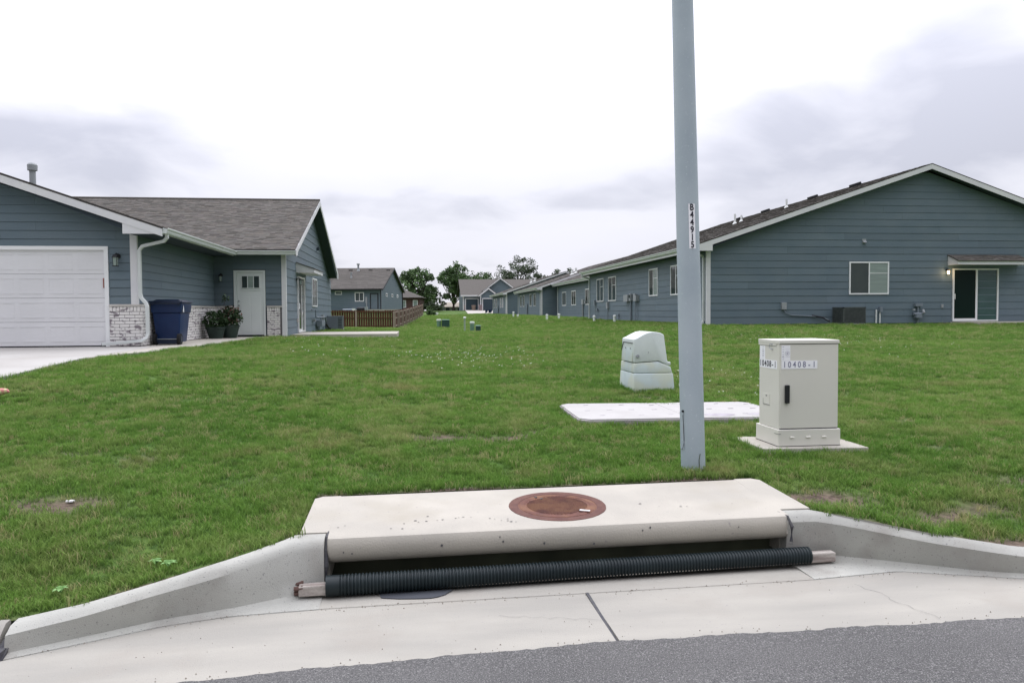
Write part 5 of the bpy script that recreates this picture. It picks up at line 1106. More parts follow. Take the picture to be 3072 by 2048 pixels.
# ------------------------------------------------------------------ house beyond the fence (rotated)
def far_left_house():
    t = thing('fenced_house', 'slate blue house with dark door and grey shingle roof behind the cedar fence', 'house', (-4.6, 104, 1.92), rz=-math.radians(8.3))
    Bd = lambda name, mb, m, par=None, **k: build(name, mb, m, par or t, world=False, **k)
    w, d, ez, rz_ = 16, 17.2, 2.86, 6.0   # local: x from -w..0, y 0..d
    mb = MB(); mb.box((-w, 0, -.4), (0, d, ez)); mb.prism([(0, 0, ez), (0, d, ez), (0, d / 2, rz_ - .15)], (-w, 0, 0)); Bd('wall', mb, MT['siding'])
    J = MB()
    z = 0
    while z < ez: J.box((-w, -.03, z), (0, 0, z + .03)); J.box((0, 0, z), (.03, d, z + .03)); z += .2745
    while z < rz_ - .4:
        k = (rz_ - .2 - z) / (rz_ - ez) * d / 2; J.box((0, d / 2 - k, z), (.03, d / 2 + k, z + .03)); z += .2745
    o = Bd('siding_laps', J, MT['siding']); o['kind'] = 'stuff'
    s = V(0, d / 2 + .5, rz_ - ez).normalized()
    mb = MB(); mb.prism([(-w - .3, -.5, ez - .08), (.35, -.5, ez - .08), (.35, d / 2, rz_), (-w - .3, d / 2, rz_)], (0, 0, -.12)); mb.prism([(-w - .3, d / 2, rz_), (.35, d / 2, rz_), (.35, d + .5, ez - .08), (-w - .3, d + .5, ez - .08)], (0, 0, -.12)); rf = Bd('roof', mb, MT['shingle'])
    rows = MB(); ls = math.hypot(d / 2 + .5, rz_ - ez + .08); s = V(0, d / 2 + .5, rz_ - ez + .08).normalized(); k = 0
    while k * .3 < ls - .3:
        x = -w - .3
        while x < .35:
            x1 = min(x + random.uniform(.5, 1.4), .35); p0 = V(x, -.5, ez - .078) + s * k * .3; p1 = V(x1, -.5, ez - .078) + s * k * .3; rows.poly([p0 + V(0, 0, .02), p1 + V(0, 0, .02), p1 + s * .31, p0 + s * .31], random.uniform(.8, 1.2)); x = x1
        k += 1
    o = Bd('shingles', rows, MT['shingle'], fixn=False); o['kind'] = 'stuff'
    mb = MB(); mb.prism([(.35, -.5, ez - .08), (.35, d / 2, rz_), (.35, d / 2, rz_ - .25), (.35, -.5, ez - .33)], (.04, 0, 0)); mb.prism([(.351, d / 2, rz_), (.351, d + .5, ez - .08), (.351, d + .5, ez - .33), (.351, d / 2, rz_ - .25)], (.04, 0, 0)); mb.box((-w, -.54, ez - .26), (.35, -.5, ez - .08)); Bd('fascia', mb, MT['dark'])
    mb = MB(); mb.box((-.05, -.05, -.1), (.06, .06, ez - .2)); mb.box((-.02, d - .1, 0), (.12, d + .05, ez - .2)); Bd('corner_post', mb, MT['dark'])
    window(t, (-3.4, 0, 1.15), (1, 0, 0), (0, -1, 0), 1.2, 1.2, gm=g2, rail=False, fw=.09, world=False)
    window(t, (-6.0, 0, 2.05), (1, 0, 0), (0, -1, 0), .9, .45, style='fixed', gm=('glass',), fw=.08, world=False)
    for yy in (3.6, 7.9, 12.2): window(t, (0, yy, 1.85), (0, 1, 0), (1, 0, 0), 1.2, .45, style='fixed', gm=('glass',), fw=.10, world=False)
    mb = MB(); mb.box((-1.40, -.06, .15), (-1.28, 0, 2.1)); mb.box((-.42, -.06, .15), (-.30, 0, 2.1)); mb.box((-1.40, -.06, 2.1), (-.30, 0, 2.22)); dr = Bd('door_frame', mb, MT['dark'])
    mb = MB(); mb.box((-1.28, -.03, .15), (-.42, 0, 2.1)); build('door', mb, MT['siding'], t, world=False)
    mb = MB(); mb.box((-2.0, -.12, .95), (-1.78, 0, 1.75)); mb.tube([(-1.85, -.08, .95), (-1.85, -.08, .1)], .07, 6); Bd('meter_box', mb, MT['metal'])
    for x, yy, h_, r_ in ((-4.5, 7.3, .8, .13), (-4.8, 4.2, .5, .09)):
        z_ = ez - .08 + (yy + .5) * (rz_ - ez + .08) / (d / 2 + .5); Bd('vent_pipe', lathe((x, yy, z_), [(r_ * 2, -.05), (r_, .25), (r_, h_), (r_ * 1.7, h_), (r_ * 1.7, h_ + .2)], 10), MT['metal'])
    for x in (-5.6, -2.8, -.3): mb = MB(); z_ = rz_ - .35; mb.box((x - .25, d / 2 - 1.3, z_ - .25), (x + .25, d / 2 - .8, z_ + .02)); Bd('box_vent', mb, MT['dark'])
    mb = MB(); mb.box((-4.2, -3, -.3), (3.0, -.0, .08)); Bd('patio_slab', mb, MT['concrete'])
    return t
far_left_house()
for i, (x, y, w_, h_, m, lab, nm_) in enumerate(((-8.2, 96, 1.2, .32, 'pipe', 'low covered grey patio table behind the fence', 'covered_table'), (-6.6, 96, 1.0, .50, 'dark', 'dark barbecue grill standing behind the fence', 'barbecue_grill'))):
    t = thing(nm_, lab, 'patio furniture', (x, y, 1.75)); mb = MB(); mb.box((x - w_ / 2, y - .4, 1.75), (x + w_ / 2, y + .4, 1.75 + h_)); build('body', mb, MT[m], t, bevel=.15, seg=2, smooth=True)
    mb = MB(); mb.box((x + w_ / 2 - .05, y - .4, 1.75 + h_ * .2), (x + w_ / 2 + .3, y + .3, 1.75 + h_ * 1.15)); build('side_panel', mb, MT['metal'] if i else MT['pvc'], t)
# ------------------------------------------------------------------ cedar fence
def fence():
    t = thing('cedar_fence', 'low stained cedar picket fence turning the corner of the yard', 'fence', (-1.42, 50.3, .6))
    HH = 1.13; bw = .14
    bm_ = MB(); bm_.box((-.066, -.01, 0), (.066, .01, 1)); meshes = []
    for k in range(4):
        o = build('fence_board', bm_, MT['fence'], None); me = o.data; me.color_attributes[0]
        v = (.8, .95, 1.1, 1.25)[k]
        for d in me.color_attributes['shade'].data: d.color = (v * random.uniform(.95, 1.1), v, v, 1)
        meshes.append(me); bpy.data.objects.remove(o)
    off = wloc(t); cnt = 0
    def run(p0, p1, side):
        nonlocal cnt
        p0 = Vector(p0); p1 = Vector(p1); d = p1 - p0; L_ = math.hypot(d.x, d.y); u = V(d.x, d.y, 0) / L_; ang = math.atan2(u.y, u.x); n = int(L_ / (bw + .006)); nr = V(-u.y, u.x, 0) * side
        J = MB()
        for k in range(n):
            f = (k + .5) / n; p = p0 + d * f; h = HH + random.uniform(-.02, .02)
            if cnt < 290:
                ob = bpy.data.objects.new('fence_board', random.choice(meshes)); COL.objects.link(ob); ob.parent = t; ob.location = p - off + V(0, 0, .02); ob.rotation_euler = (0, 0, ang); ob.scale = (1, 1, h); cnt += 1
        for z_ in (.12, .62, 1.0):
            J.prism([p0 + V(0, 0, z_) - nr * .012, p1 + V(0, 0, z_) - nr * .012, p1 + V(0, 0, z_ + .07) - nr * .012, p0 + V(0, 0, z_ + .07) - nr * .012], -nr * .04)
        build('rail', J, MT['fence'] if side < 0 else MT['fencepost'], t)
        k = 0
        while k < L_ + .1:
            p = p0 + d * (k / L_); mb = MB(); c_ = p - nr * .07; mb.box((c_.x - .05, c_.y - .05, c_.z - .1), (c_.x + .05, c_.y + .05, c_.z + HH - .04)); build('post', mb, MT['fencepost'], t); k += 2.35
    run((-1.42, 50.3, .58), (-7.2, 50.1, .62), -1)
    run((-1.42, 50.3, .58), (.66, 84.5, 1.42), -1) if False else None
    # side run follows the rising ground in steps
    pts = [(-1.42, 50.3, .58)] + [(-1.42 + 2.1 * f, 50.3 + 34 * f, .58 + .80 * (f ** 1.25)) for f in np.linspace(.1, 1, 10)]
    for a, b in zip(pts[:-1], pts[1:]): run(a, b, 1)
fence()

# ------------------------------------------------------------------ brown brick house and far garage house, white building
t = thing('brick_house', 'brown brick house with hipped grey roof partly behind the fenced house', 'house', (-4, 150, 1.9), rz=-math.radians(5))
mb = MB(); mb.box((-8, 0, -.5), (4.6, 12, 2.6)); build('wall', mb, MT['redbrick'], t, world=False)
mb = MB(); A_ = [(-8.6, -.6, 2.5), (5.2, -.6, 2.5), (5.2, 12.6, 2.5), (-8.6, 12.6, 2.5)]; R1, R2 = (-4, 6, 5.3), (-1.5, 6, 5.3)
mb.poly([A_[0], A_[1], R2, R1]); mb.poly([A_[1], A_[2], R2]); mb.poly([A_[2], A_[3], R1, R2]); mb.poly([A_[3], A_[0], R1]); mb.poly(A_[::-1]); build('roof', mb, MT['shingle'], t, world=False)
for k, x in enumerate((1.2, 3.4)): window(t, (x, 0, .6), (1, 0, 0), (0, -1, 0), .9, 1.4, style='fixed', gm=('glass2',), fw=.1, world=False)

def far_house():
    z0 = 1.93; Y = 155; X = 9.2
    t = thing('garage_house', 'distant grey house with two dark garage doors and twin front gables', 'house', (15, 158, z0))
    ez, rz_ = 4.95, 8.35
    mb = MB(); mb.box((X, Y, z0 - .5), (26, Y + 14.5, ez)); mb.prism([(X, Y, ez), (X, Y + 14.5, ez), (X, Y + 7.2, rz_ - .1)], (17, 0, 0)); build('wall', mb, MT['siding'], t)
    mb = MB(); mb.prism([(X - .5, Y - .5, ez - .05), (26.5, Y - .5, ez - .05), (26.5, Y + 7.2, rz_), (X - .5, Y + 7.2, rz_)], (0, 0, -.15)); mb.prism([(X - .5, Y + 7.2, rz_), (26.5, Y + 7.2, rz_), (26.5, Y + 15, ez), (X - .5, Y + 15, ez)], (0, 0, -.15)); build('roof', mb, MT['shingle'], t)
    def gab(xp, zp, half, s, yf, yb_):
        zl = zp - half * s
        mb = MB(); mb.prism([(xp - half, yf, z0 - .2), (xp + half, yf, z0 - .2), (xp + half, yf, zl), (xp, yf, zp), (xp - half, yf, zl)], (0, yb_ - yf, 0)); build('gable_wall', mb, MT['siding'], t)
        mb = MB(); mb.prism([(xp, yf - .4, zp + .12), (xp - half - .5, yf - .4, zl - .5 * s + .12), (xp - half - .5, yb_, zl - .5 * s + .12), (xp, yb_, zp + .12)], (0, 0, -.1)); mb.prism([(xp, yf - .4, zp + .12), (xp + half + .5, yf - .4, zl - .5 * s + .12), (xp + half + .5, yb_, zl - .5 * s + .12), (xp, yb_, zp + .12)], (0, 0, -.1)); build('roof', mb, MT['shingle'], t)
        for sgn in (-1, 1): rake(t, (xp, yf - .4, zp + .04), (xp + sgn * (half + .5), yf - .4, zl - .5 * s + .04), .26, (0, -1, 0), .06)
    gab(14.1, 6.25, 1.5, .75, Y - 1.6, Y + 5)
    gab(16.55, 8.3, 3.0, .75, Y - .6, Y + 7)
    mb = MB(); mb.box((X - .5, Y - .56, ez - .3), (12.4, Y - .5, ez)); mb.box((X - .05, Y - .08, z0), (X + .2, Y, ez - .3)); mb.box((12.45, Y - 1.7, z0 + 1.1), (12.65, Y - 1.6, ez)); build('trim', mb, MT['white'], t)
    for xa, yf in ((9.75, Y), (13.0, Y - 1.62)):
        mb = MB(); w_ = 2.5; mb.box((xa - .16, yf - .1, z0), (xa, yf, z0 + 2.35)); mb.box((xa + w_ - .14, yf - .1, z0), (xa + w_ + .02, yf, z0 + 2.35)); mb.box((xa - .16, yf - .11, z0 + 2.22), (xa + w_ + .02, yf, z0 + 2.38)); gd_ = build('garage_door', mb, MT['white'], t)
        mb = MB(); mb.box((xa, yf - .05, z0), (xa + w_ - .14, yf, z0 + 2.22)); build('door_leaf', mb, MT['gdark'], gd_)
    mb = MB(); mb.box((X + .2, Y - .12, z0), (9.6, Y, z0 + 1.1)); mb.box((12.14, Y - 1.75, z0), (12.84, Y - 1.6, z0 + 1.1)); build('brick_pier', mb, MT['stonemix'], t)
    lantern(t, (12.75, Y - 1.65, z0 + 2.1), (0, -1, 0), 2.)
    P = [(9.5, 154.9, 1.95), (18, 154.9, 1.95), (18, 120, 1.2), (7.9, 123.5, 1.16)]
    return t
far_house()
mb = MB(); ring_pts = [(9.7, 156, 1.95), (24, 156, 1.95), (24, 140.5, 1.3), (9.2, 140.5, 1.3)]
mb.poly([(9.6, 155.6, 1.96), (26, 155.6, 1.96), (26, 141, 1.28), (9.1, 138.5, 1.22)]); mb.poly([(9.1, 138.5, 1.22), (26, 141, 1.28), (26, 131, 1.17), (8.7, 128.5, 1.13)])
o = build('far_driveway', mb, MAT('pale_driveway', (.40, .375, .34), None, rough=.9), fixn=False); struct(o); o.location.z = .06
for nm_, x, y, lab, m in (('garbage_bin', 11.2, 153.8, 'brown garbage bin against the left dark garage door of the distant house', 'brownbin'),):
    t = thing(nm_, lab, 'bin', (x, y, 1.93)); build('bin_body', lathe((x, y, 1.93), [(.32, 0), (.42, .9), (.44, .9)], 10), MT[m], t); build('bin_lid', lathe((x, y, 2.83), [(.46, 0), (.4, .1)], 10), MT[m], t)
# two navy things with white feet on the far lawn edge
for k, (x, y, w_) in enumerate(((10.35, 116, .42), (10.72, 114, .62))):
    z = tz(x, y); t = thing('lawn_spreader', ('narrow' if k == 0 else 'wider') + ' navy blue garden cart on the lawn before the distant driveway, ' + ('left' if k == 0 else 'right') + ' of two', 'garden cart', (x, y, z), 'navy garden carts far down the lawn')
    mb = frustum((w_ * .25, .2), (w_ * .5, .3), z + .25, z + .72, (x, y)); build('hopper', mb, MT['cart'], t, bevel=.03)
    mb = MB(); mb.box((x - .12, y - .25, z), (x - .02, y - .1, z + .35)) if k == 0 else mb.box((x + .02, y - .25, z), (x + .12, y - .1, z + .32)); build('white_leg', mb, MT['pvc'], t)
    mb = MB(); mb.box((x - w_ * .4, y + .1, z), (x - w_ * .3, y + .2, z + .8)); build('handle', mb, MT['cart'], t)
t = thing('white_shed', 'low white building with tan roof beside the distant garage house', 'building', (6.3, 200, 1.7))
mb = MB(); mb.box((6.8, 200, 1.4), (13, 208, 3.0)); build('wall', mb, MT['white'], t); mb = MB(); mb.prism([(6.3, 199, 2.95), (13.6, 199, 2.95), (13.6, 204, 4.15), (6.5, 204, 4.15)], (0, 0, -.2)); build('roof', mb, MT['tan'], t)
for k in range(3): mb = MB(); xx = 7.5 + k * 1.5; mb.box((xx, 199.9, 1.75), (xx + .9, 200, 2.75)); build('window', mb, MT['glass'], t)
mb = MB(); mb.box((2.5, 199, 1.2), (6.7, 199.2, 3.4)); tag(build('dark_fence', mb, MAT('dark_board', (.05, .06, .07))), 'dark grey board fence left of the low white building', 'fence')

# ------------------------------------------------------------------ pedestals and pipes on the lawn
def pedestal_cyl(x, y, h, r, label, group):
    z = tz(x, y); t = thing('cable_pedestal', label, 'cable pedestal', (x, y, z), group)
    build('housing', lathe((x, y, z - .05), [(r, 0), (r, h - .06)], 16), MT['green1'], t, smooth=True); build('cap', lathe((x, y, z - .05), [(r * 1.1, h - .07), (r * 1.12, h), (r * .9, h + .03)], 16), MAT('pale_cap', (.62, .68, .60)), t, smooth=True)
def pedestal_box(x, y, w, d, h, label, group):
    z = tz(x, y); t = thing('transformer_box', label, 'utility box', (x, y, z), group)
    mb = frustum((w / 2 * 1.1, d / 2 * 1.1), (w / 2, d / 2), z - .05, z + h - .05, (x, y)); build('box', mb, MT['green2'], t, bevel=.02)
    mb = frustum((w / 2 + .02, d / 2 + .02), (w / 2 - .02, d / 2 - .02), z + h - .05, z + h, (x, y)); build('box_top', mb, MT['green1'], t)
pedestal_cyl(1.40, 49.4, .58, .13, 'pale green cable pedestal left of the wide dark green box', 'green cable pedestals down the lawn')
pedestal_box(1.82, 49.2, .46, .40, .55, 'wide dark green utility box, left of the two down the lawn', 'dark green utility boxes down the lawn')
pedestal_cyl(2.56, 36.2, .50, .10, 'pale green cable pedestal half hidden by the small dark box', 'green cable pedestals down the lawn')
pedestal_box(2.79, 35.6, .22, .22, .32, 'small dark green utility box, right of the two down the lawn', 'dark green utility boxes down the lawn')
x, y = 2.24, 36.6; z = tz(x, y); t = thing('marker_post', 'slim pale marker post with white cap left of the small green box', 'marker post', (x, y, z)); build('post', lathe((x, y, z), [(.045, -.05), (.04, .62)], 10), MAT('milky_green', (.30, .37, .28)), t); build('cap', lathe((x, y, z), [(.07, .62), (.07, .68), (.03, .70)], 10), MT['pvc'], t)
cl = None
for (x, y, h, r, lab) in ((10.0, 38.9, .30, .07, 'white cleanout pipe nearest the tall meter on the near row house wall'), (9.75, 42.4, .28, .07, 'white cleanout pipe below the far pair of windows of the near row house'), (9.9, 54.0, .34, .075, 'white cleanout pipe standing just right of a taller one by the recessed wall'), (9.05, 54.0, .36, .075, 'white cleanout pipe alone on the lawn before the dark gable of the middle row house'), (9.2, 71.0, .22, .08, 'tiny white cleanout pipe low in the grass far down the row'), (9.3, 75.0, .45, .08, 'thin white cleanout pipe farthest down the row'), (3.25, 127, .4, .25, 'white capped pipe far off beside the end of the fence')):
    z = tz(x, y); t = thing('cleanout_pipe', lab, 'pipe', (x, y, z), 'white cleanout pipes in the lawn'); build('riser', lathe((x, y, z), [(r, -.05), (r, h)], 12), MT['pvc'], t, smooth=True); build('cap', lathe((x, y, z), [(r * 1.25, h - .02), (r * 1.25, h + .05), (r * .5, h + .07)], 12), MT['pvc'], t, smooth=True)

# ------------------------------------------------------------------ trees and bushes
def tree(name, label, cat, x, y, z, h, cr_, trunk_h, n, m, group, leaf=.35, openness=1., clumps=26, squash=.8, seed=1):
    random.seed(seed)
    t = thing(name, label, cat, (x, y, z), group); mb = MB()
    mb.tube([(x, y, z - .3), (x + .1, y, z + trunk_h), (x + .2, y, z + trunk_h + (h - trunk_h) * .6)], [h * .028, h * .02, h * .008], 8)
    cz = z + trunk_h + (h - trunk_h) * .5; rz_ = (h - trunk_h) * .5
    cl = []
    for k in range(clumps):
        while True:
            d = V(random.uniform(-1, 1), random.uniform(-1, 1), random.uniform(-1, 1))
            if .15 < d.length < 1 and not (d.z < -.5 and d.x * d.x + d.y * d.y < .1): break
        c = V(x + d.x * cr_, y + d.y * cr_, cz + d.z * rz_ * .95); cl.append(c)
        if k % 3 == 0: mb.tube([(x + .1, y, z + trunk_h * random.uniform(.7, 1.2)), ((x + c.x) / 2, (y + c.y) / 2, (z + trunk_h + c.z) / 2), tuple(c)], [h * .011, h * .007, h * .003], 5)
    build('trunk', mb, MT['bark'], t, smooth=True)
    mb = MB()
    for c in cl:
        rr_ = cr_ * random.uniform(.15, .30) * openness; sh = random.uniform(.65, 1.35); i0 = len(mb.f)
        foliage(mb, c, (rr_, rr_, rr_ * squash), n // clumps, leaf)
        for i in range(i0, len(mb.f)): mb.sh[i] *= sh
    build('crown', mb, m, t, fixn=False)
TG = 'trees behind the far houses'
tree('leafy_tree', 'dense green tree rising behind the fenced house roof', 'tree', .2, 165, 1.9, 9.3, 4.0, .6, 5200, MT['crown1'], TG, .28, 1.05, 82, .9, 3)
tree('leafy_tree', 'lower right shoulder tree of the clump behind the brick house', 'tree', 2.4, 172, 1.9, 5.6, 2.2, .4, 2600, MT['crown1'], TG, .30, 1.1, 50, .9, 4)
tree('leafy_tree', 'tall round tree left of the distant garage house', 'tree', 8.9, 190, 1.9, 11.8, 4.1, 1.6, 5200, MT['crown1'], TG, .28, 1., 82, .85, 5)
tree('leafy_tree', 'broad dark tree showing just above the garage house roof', 'tree', 14.5, 195, 1.9, 10.3, 5.6, 2.5, 5000, MT['crown1'], TG, .28, 1., 82, .8, 6)
tree('open_tree', 'tall open crowned tree over the roofs of the row houses', 'tree', 25.8, 200, 1.9, 14.2, 5.6, 4.2, 4200, MT['crown2'], TG, .26, .95, 69, .7, 8)
tree('leafy_tree', 'dark low tree right under the tall open crowned tree', 'tree', 31.5, 200, 1.9, 9.4, 4.8, 1., 4200, MT['crown2'], TG, .28, 1., 69, .8, 9)
tree('leafy_tree', 'small treetop just left below the open crowned tree', 'tree', 22.0, 204, 1.9, 8.6, 3.4, 1., 2600, MT['crown2'], TG, .28, 1., 50, .8, 12)
tree('leafy_tree', 'ragged treetops peeking over the middle row house ridge', 'tree', 39.5, 205, 1.9, 11.2, 4.2, 3., 2600, MT['crown2'], TG, .28, .8, 59, .75, 10)
tree('wispy_sapling', 'pale wispy shrub in front of the round tree', 'shrub', 5.6, 180, 1.9, 4.4, 1.6, .3, 420, MT['crown2'], 'shrubs at the end of the lawn', .22, 1., 12, .9, 11)
tree('dense_shrub', 'dark green shrub at the end of the fence', 'shrub', 2.2, 122, 1.05, 1.5, .9, .1, 900, MT['crown1'], 'shrubs at the end of the lawn', .14, 1.1, 14, .8, 13)
tree('dense_shrub', 'wide dull green shrub beyond the fence end, left of the white shed', 'shrub', 2.9, 152, 1.9, 1.5, 2.2, .1, 1600, MT['crown2'], 'shrubs at the end of the lawn', .2, 1.1, 20, .6, 14)
random.seed(21)

# ------------------------------------------------------------------ little things on the lawn
mb = MB(); pts = [(-4.98, 9.75), (-4.72, 9.78)]
z = gz(-4.8, 9.75); mb.tube([(-5.02, 9.75, z + .07), (-4.9, 9.75, z + .10), (-4.80, 9.75, z + .125), (-4.745, 9.75, z + .13), (-4.72, 9.75, z + .12)], [.055, .05, .04, .028, .008], 12)
tag(build('unidentified_object', mb, MT['pinkyellow'], smooth=True), 'rounded pink and yellow object poking in at the left edge of the lawn', 'unidentified')  # unidentified pink and yellow shape, set on the lawn as a stand-in
mb = MB(); z = gz(-2.43, 5.83); mb.prism([(-2.45 + .03 * math.cos(a) * (1 + .3 * math.sin(2 * a)), 5.85 + .018 * math.sin(a), z + .01) for a in np.linspace(0, 6.28, 9)[:-1]], (0, 0, .014))
tag(build('white_pebble', mb, MT['litter'], bevel=.004), 'small flat white pebble on the bare soil patch', 'stone')
def specks(n, regs, s, name, m, label):
    mb = MB()
    for _ in range(n):
        x0, x1, y0, y1 = random.choice(regs); x = random.uniform(x0, x1); y = random.uniform(y0, y1); z = gz(x, y) + .055; r = s * random.uniform(.6, 1.2) * (1 + y * .01)
        mb.v += [(x - r, y, z), (x, y - r, z), (x + r, y, z), (x, y + r, z), (x, y, z + r * .9), (x, y, z - r * .6)]; i = len(mb.v) - 6
        for a, b in ((0, 1), (1, 2), (2, 3), (3, 0)): mb.f.append((i + a, i + b, i + 4)); mb.f.append((i + b, i + a, i + 5))
    o = build(name, mb, m); o['kind'] = 'stuff'; tag(o, label, 'clover'); return o
specks(300, [(-.6, 1.6, 15.5, 18), (-2.6, 2.5, 15, 19.5), (-3.5, 1.0, 20, 24), (8, 13, 14, 21), (.0, 2.5, 13.5, 17), (8.5, 12, 16, 24), (3.4, 5.5, 9.5, 13)], .012, 'clover_flowers', MT['clover'], 'scattered white clover flowers in the middle of the lawn')
# broadleaf weeds near the left curb
for k, (x, y) in enumerate(((-1.42, 4.62), (-1.52, 4.72), (-1.95, 4.5))):
    z = gz(x, y); t = thing('broadleaf_weed', ('light green broadleaf weed in the turf above the left curb wing', 'broadleaf weed farther back from the left curb wing', 'tufted weed overhanging the left curb joint')[k], 'weed', (x, y, z), 'weeds along the left curb'); mb = MB()
    for j in range(9):
        a = random.uniform(0, 6.28); L_ = random.uniform(.035, .06); d = V(math.cos(a), math.sin(a), 0); p = V(x, y, z + .04); s_ = V(-d.y, d.x, 0) * L_ * .22; q = p + d * L_ * .5 + V(0, 0, .03); e_ = p + d * L_ + V(0, 0, .025); mb.poly([p, q + s_, e_, q - s_])
    build('leaves', mb, MT['weed'], t, fixn=False)
# ------------------------------------------------------------------ grass blades (geometry nodes over the lawn)
tufts = bpy.data.collections.new('grass_tufts')
def tuft(seed, n, h, r, w):
    rnd = random.Random(seed); v = []; f = []; tip = []
    for _ in range(n):
        a = rnd.uniform(0, 6.283); rr_ = r * math.sqrt(rnd.random()); p = V(rr_ * math.cos(a), rr_ * math.sin(a), 0); ln = rnd.uniform(.55, 1.15) * h
        d = V(rnd.gauss(0, .5), rnd.gauss(0, .5), 0); s_ = V(rnd.gauss(0, 1), rnd.gauss(0, 1), 0).normalized() * w * rnd.uniform(.7, 1.3); i = len(v)
        m_ = p + d * ln * .25 + V(0, 0, ln * .55); e_ = p + d * ln * .9 + V(0, 0, ln * .92)
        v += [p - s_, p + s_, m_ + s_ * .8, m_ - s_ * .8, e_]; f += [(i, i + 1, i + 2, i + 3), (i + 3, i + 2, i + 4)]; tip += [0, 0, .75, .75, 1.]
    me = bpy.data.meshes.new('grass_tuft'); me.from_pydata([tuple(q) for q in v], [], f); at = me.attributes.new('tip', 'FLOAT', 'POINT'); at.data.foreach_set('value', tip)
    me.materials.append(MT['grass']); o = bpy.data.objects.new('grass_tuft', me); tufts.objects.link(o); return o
for sd_ in range(4): tuft(sd_, 26, .062, .06, .0022)
def grass_obj(name, label, cond, dens, smin, smax, seed):
    keep = []; n = ny
    for i in range(nx - 1):
        for j in range(n - 1):
            k = i * n + j; x, y, _ = vs[k]; x2 = vs[(i + 1) * n + j][0]
            if abs(cb(x)[0] - cb(x2)[0]) > .3: continue
            if cond((x + x2) / 2, (y + vs[k + 1][1]) / 2): keep.append((k, (i + 1) * n + j, (i + 1) * n + j + 1, k + 1))
    ids = sorted({i for f in keep for i in f}); mp = {a: b for b, a in enumerate(ids)}
    me = bpy.data.meshes.new(name); me.from_pydata([vs[i] for i in ids], [], [tuple(mp[i] for i in f) for f in keep])
    at = me.attributes.new('dens', 'FLOAT', 'POINT'); at.data.foreach_set('value', [max(0., 1 - 1.35 * max(0, att[i] - .12)) for i in ids])
    me.materials.append(MT['grass']); ob = bpy.data.objects.new(name, me); COL.objects.link(ob); struct(ob, 'stuff', label); ob['category'] = 'grass'
    ng = bpy.data.node_groups.new(name + '_nodes', 'GeometryNodeTree'); ng.interface.new_socket('Geometry', in_out='INPUT', socket_type='NodeSocketGeometry'); ng.interface.new_socket('Geometry', in_out='OUTPUT', socket_type='NodeSocketGeometry')
    gi = ng.nodes.new('NodeGroupInput'); go = ng.nodes.new('NodeGroupOutput'); ds_ = ng.nodes.new('GeometryNodeDistributePointsOnFaces'); io = ng.nodes.new('GeometryNodeInstanceOnPoints'); ci = ng.nodes.new('GeometryNodeCollectionInfo')
    ci.inputs[0].default_value = tufts; ci.inputs['Separate Children'].default_value = True; ci.inputs['Reset Children'].default_value = True
    na = ng.nodes.new('GeometryNodeInputNamedAttribute'); na.data_type = 'FLOAT'; na.inputs[0].default_value = 'dens'
    # clumpy density: named attribute times noise
    tn = ng.nodes.new('ShaderNodeTexNoise'); tn.inputs['Scale'].default_value = 2.6; tn.inputs['Detail'].default_value = 4
    mr = ng.nodes.new('ShaderNodeMapRange'); mr.inputs[1].default_value = .35; mr.inputs[2].default_value = .6; mr.inputs[3].default_value = .55; mr.inputs[4].default_value = 1.
    m1 = ng.nodes.new('ShaderNodeMath'); m1.operation = 'MULTIPLY'; m2 = ng.nodes.new('ShaderNodeMath'); m2.operation = 'MULTIPLY'; m2.inputs[1].default_value = dens
    lk = ng.links; lk.new(tn.outputs[0], mr.inputs[0]); lk.new(na.outputs[0], m1.inputs[0]); lk.new(mr.outputs[0], m1.inputs[1]); lk.new(m1.outputs[0], m2.inputs[0]); lk.new(m2.outputs[0], ds_.inputs['Density']); ds_.inputs['Seed'].default_value = seed
    rv = ng.nodes.new('FunctionNodeRandomValue'); rv.data_type = 'FLOAT_VECTOR'; rv.inputs[0].default_value = (-.12, -.12, 0); rv.inputs[1].default_value = (.12, .12, 6.283)
    rs = ng.nodes.new('FunctionNodeRandomValue'); rs.data_type = 'FLOAT'; rs.inputs[2].default_value = smin; rs.inputs[3].default_value = smax
    mr2 = ng.nodes.new('ShaderNodeMapRange'); mr2.inputs[1].default_value = .35; mr2.inputs[2].default_value = .65; mr2.inputs[3].default_value = .75; mr2.inputs[4].default_value = 1.15; lk.new(tn.outputs[0], mr2.inputs[0])
    m3 = ng.nodes.new('ShaderNodeMath'); m3.operation = 'MULTIPLY'; lk.new(rs.outputs[1], m3.inputs[0]); lk.new(mr2.outputs[0], m3.inputs[1])
    lk.new(gi.outputs[0], ds_.inputs[0]); lk.new(ds_.outputs[0], io.inputs[0]); lk.new(ci.outputs[0], io.inputs['Instance']); io.inputs['Pick Instance'].default_value = True
    lk.new(rv.outputs[0], io.inputs['Rotation']); lk.new(m3.outputs[0], io.inputs['Scale']); lk.new(io.outputs[0], go.inputs[0])
    md = ob.modifiers.new('grass', 'NODES'); md.node_group = ng
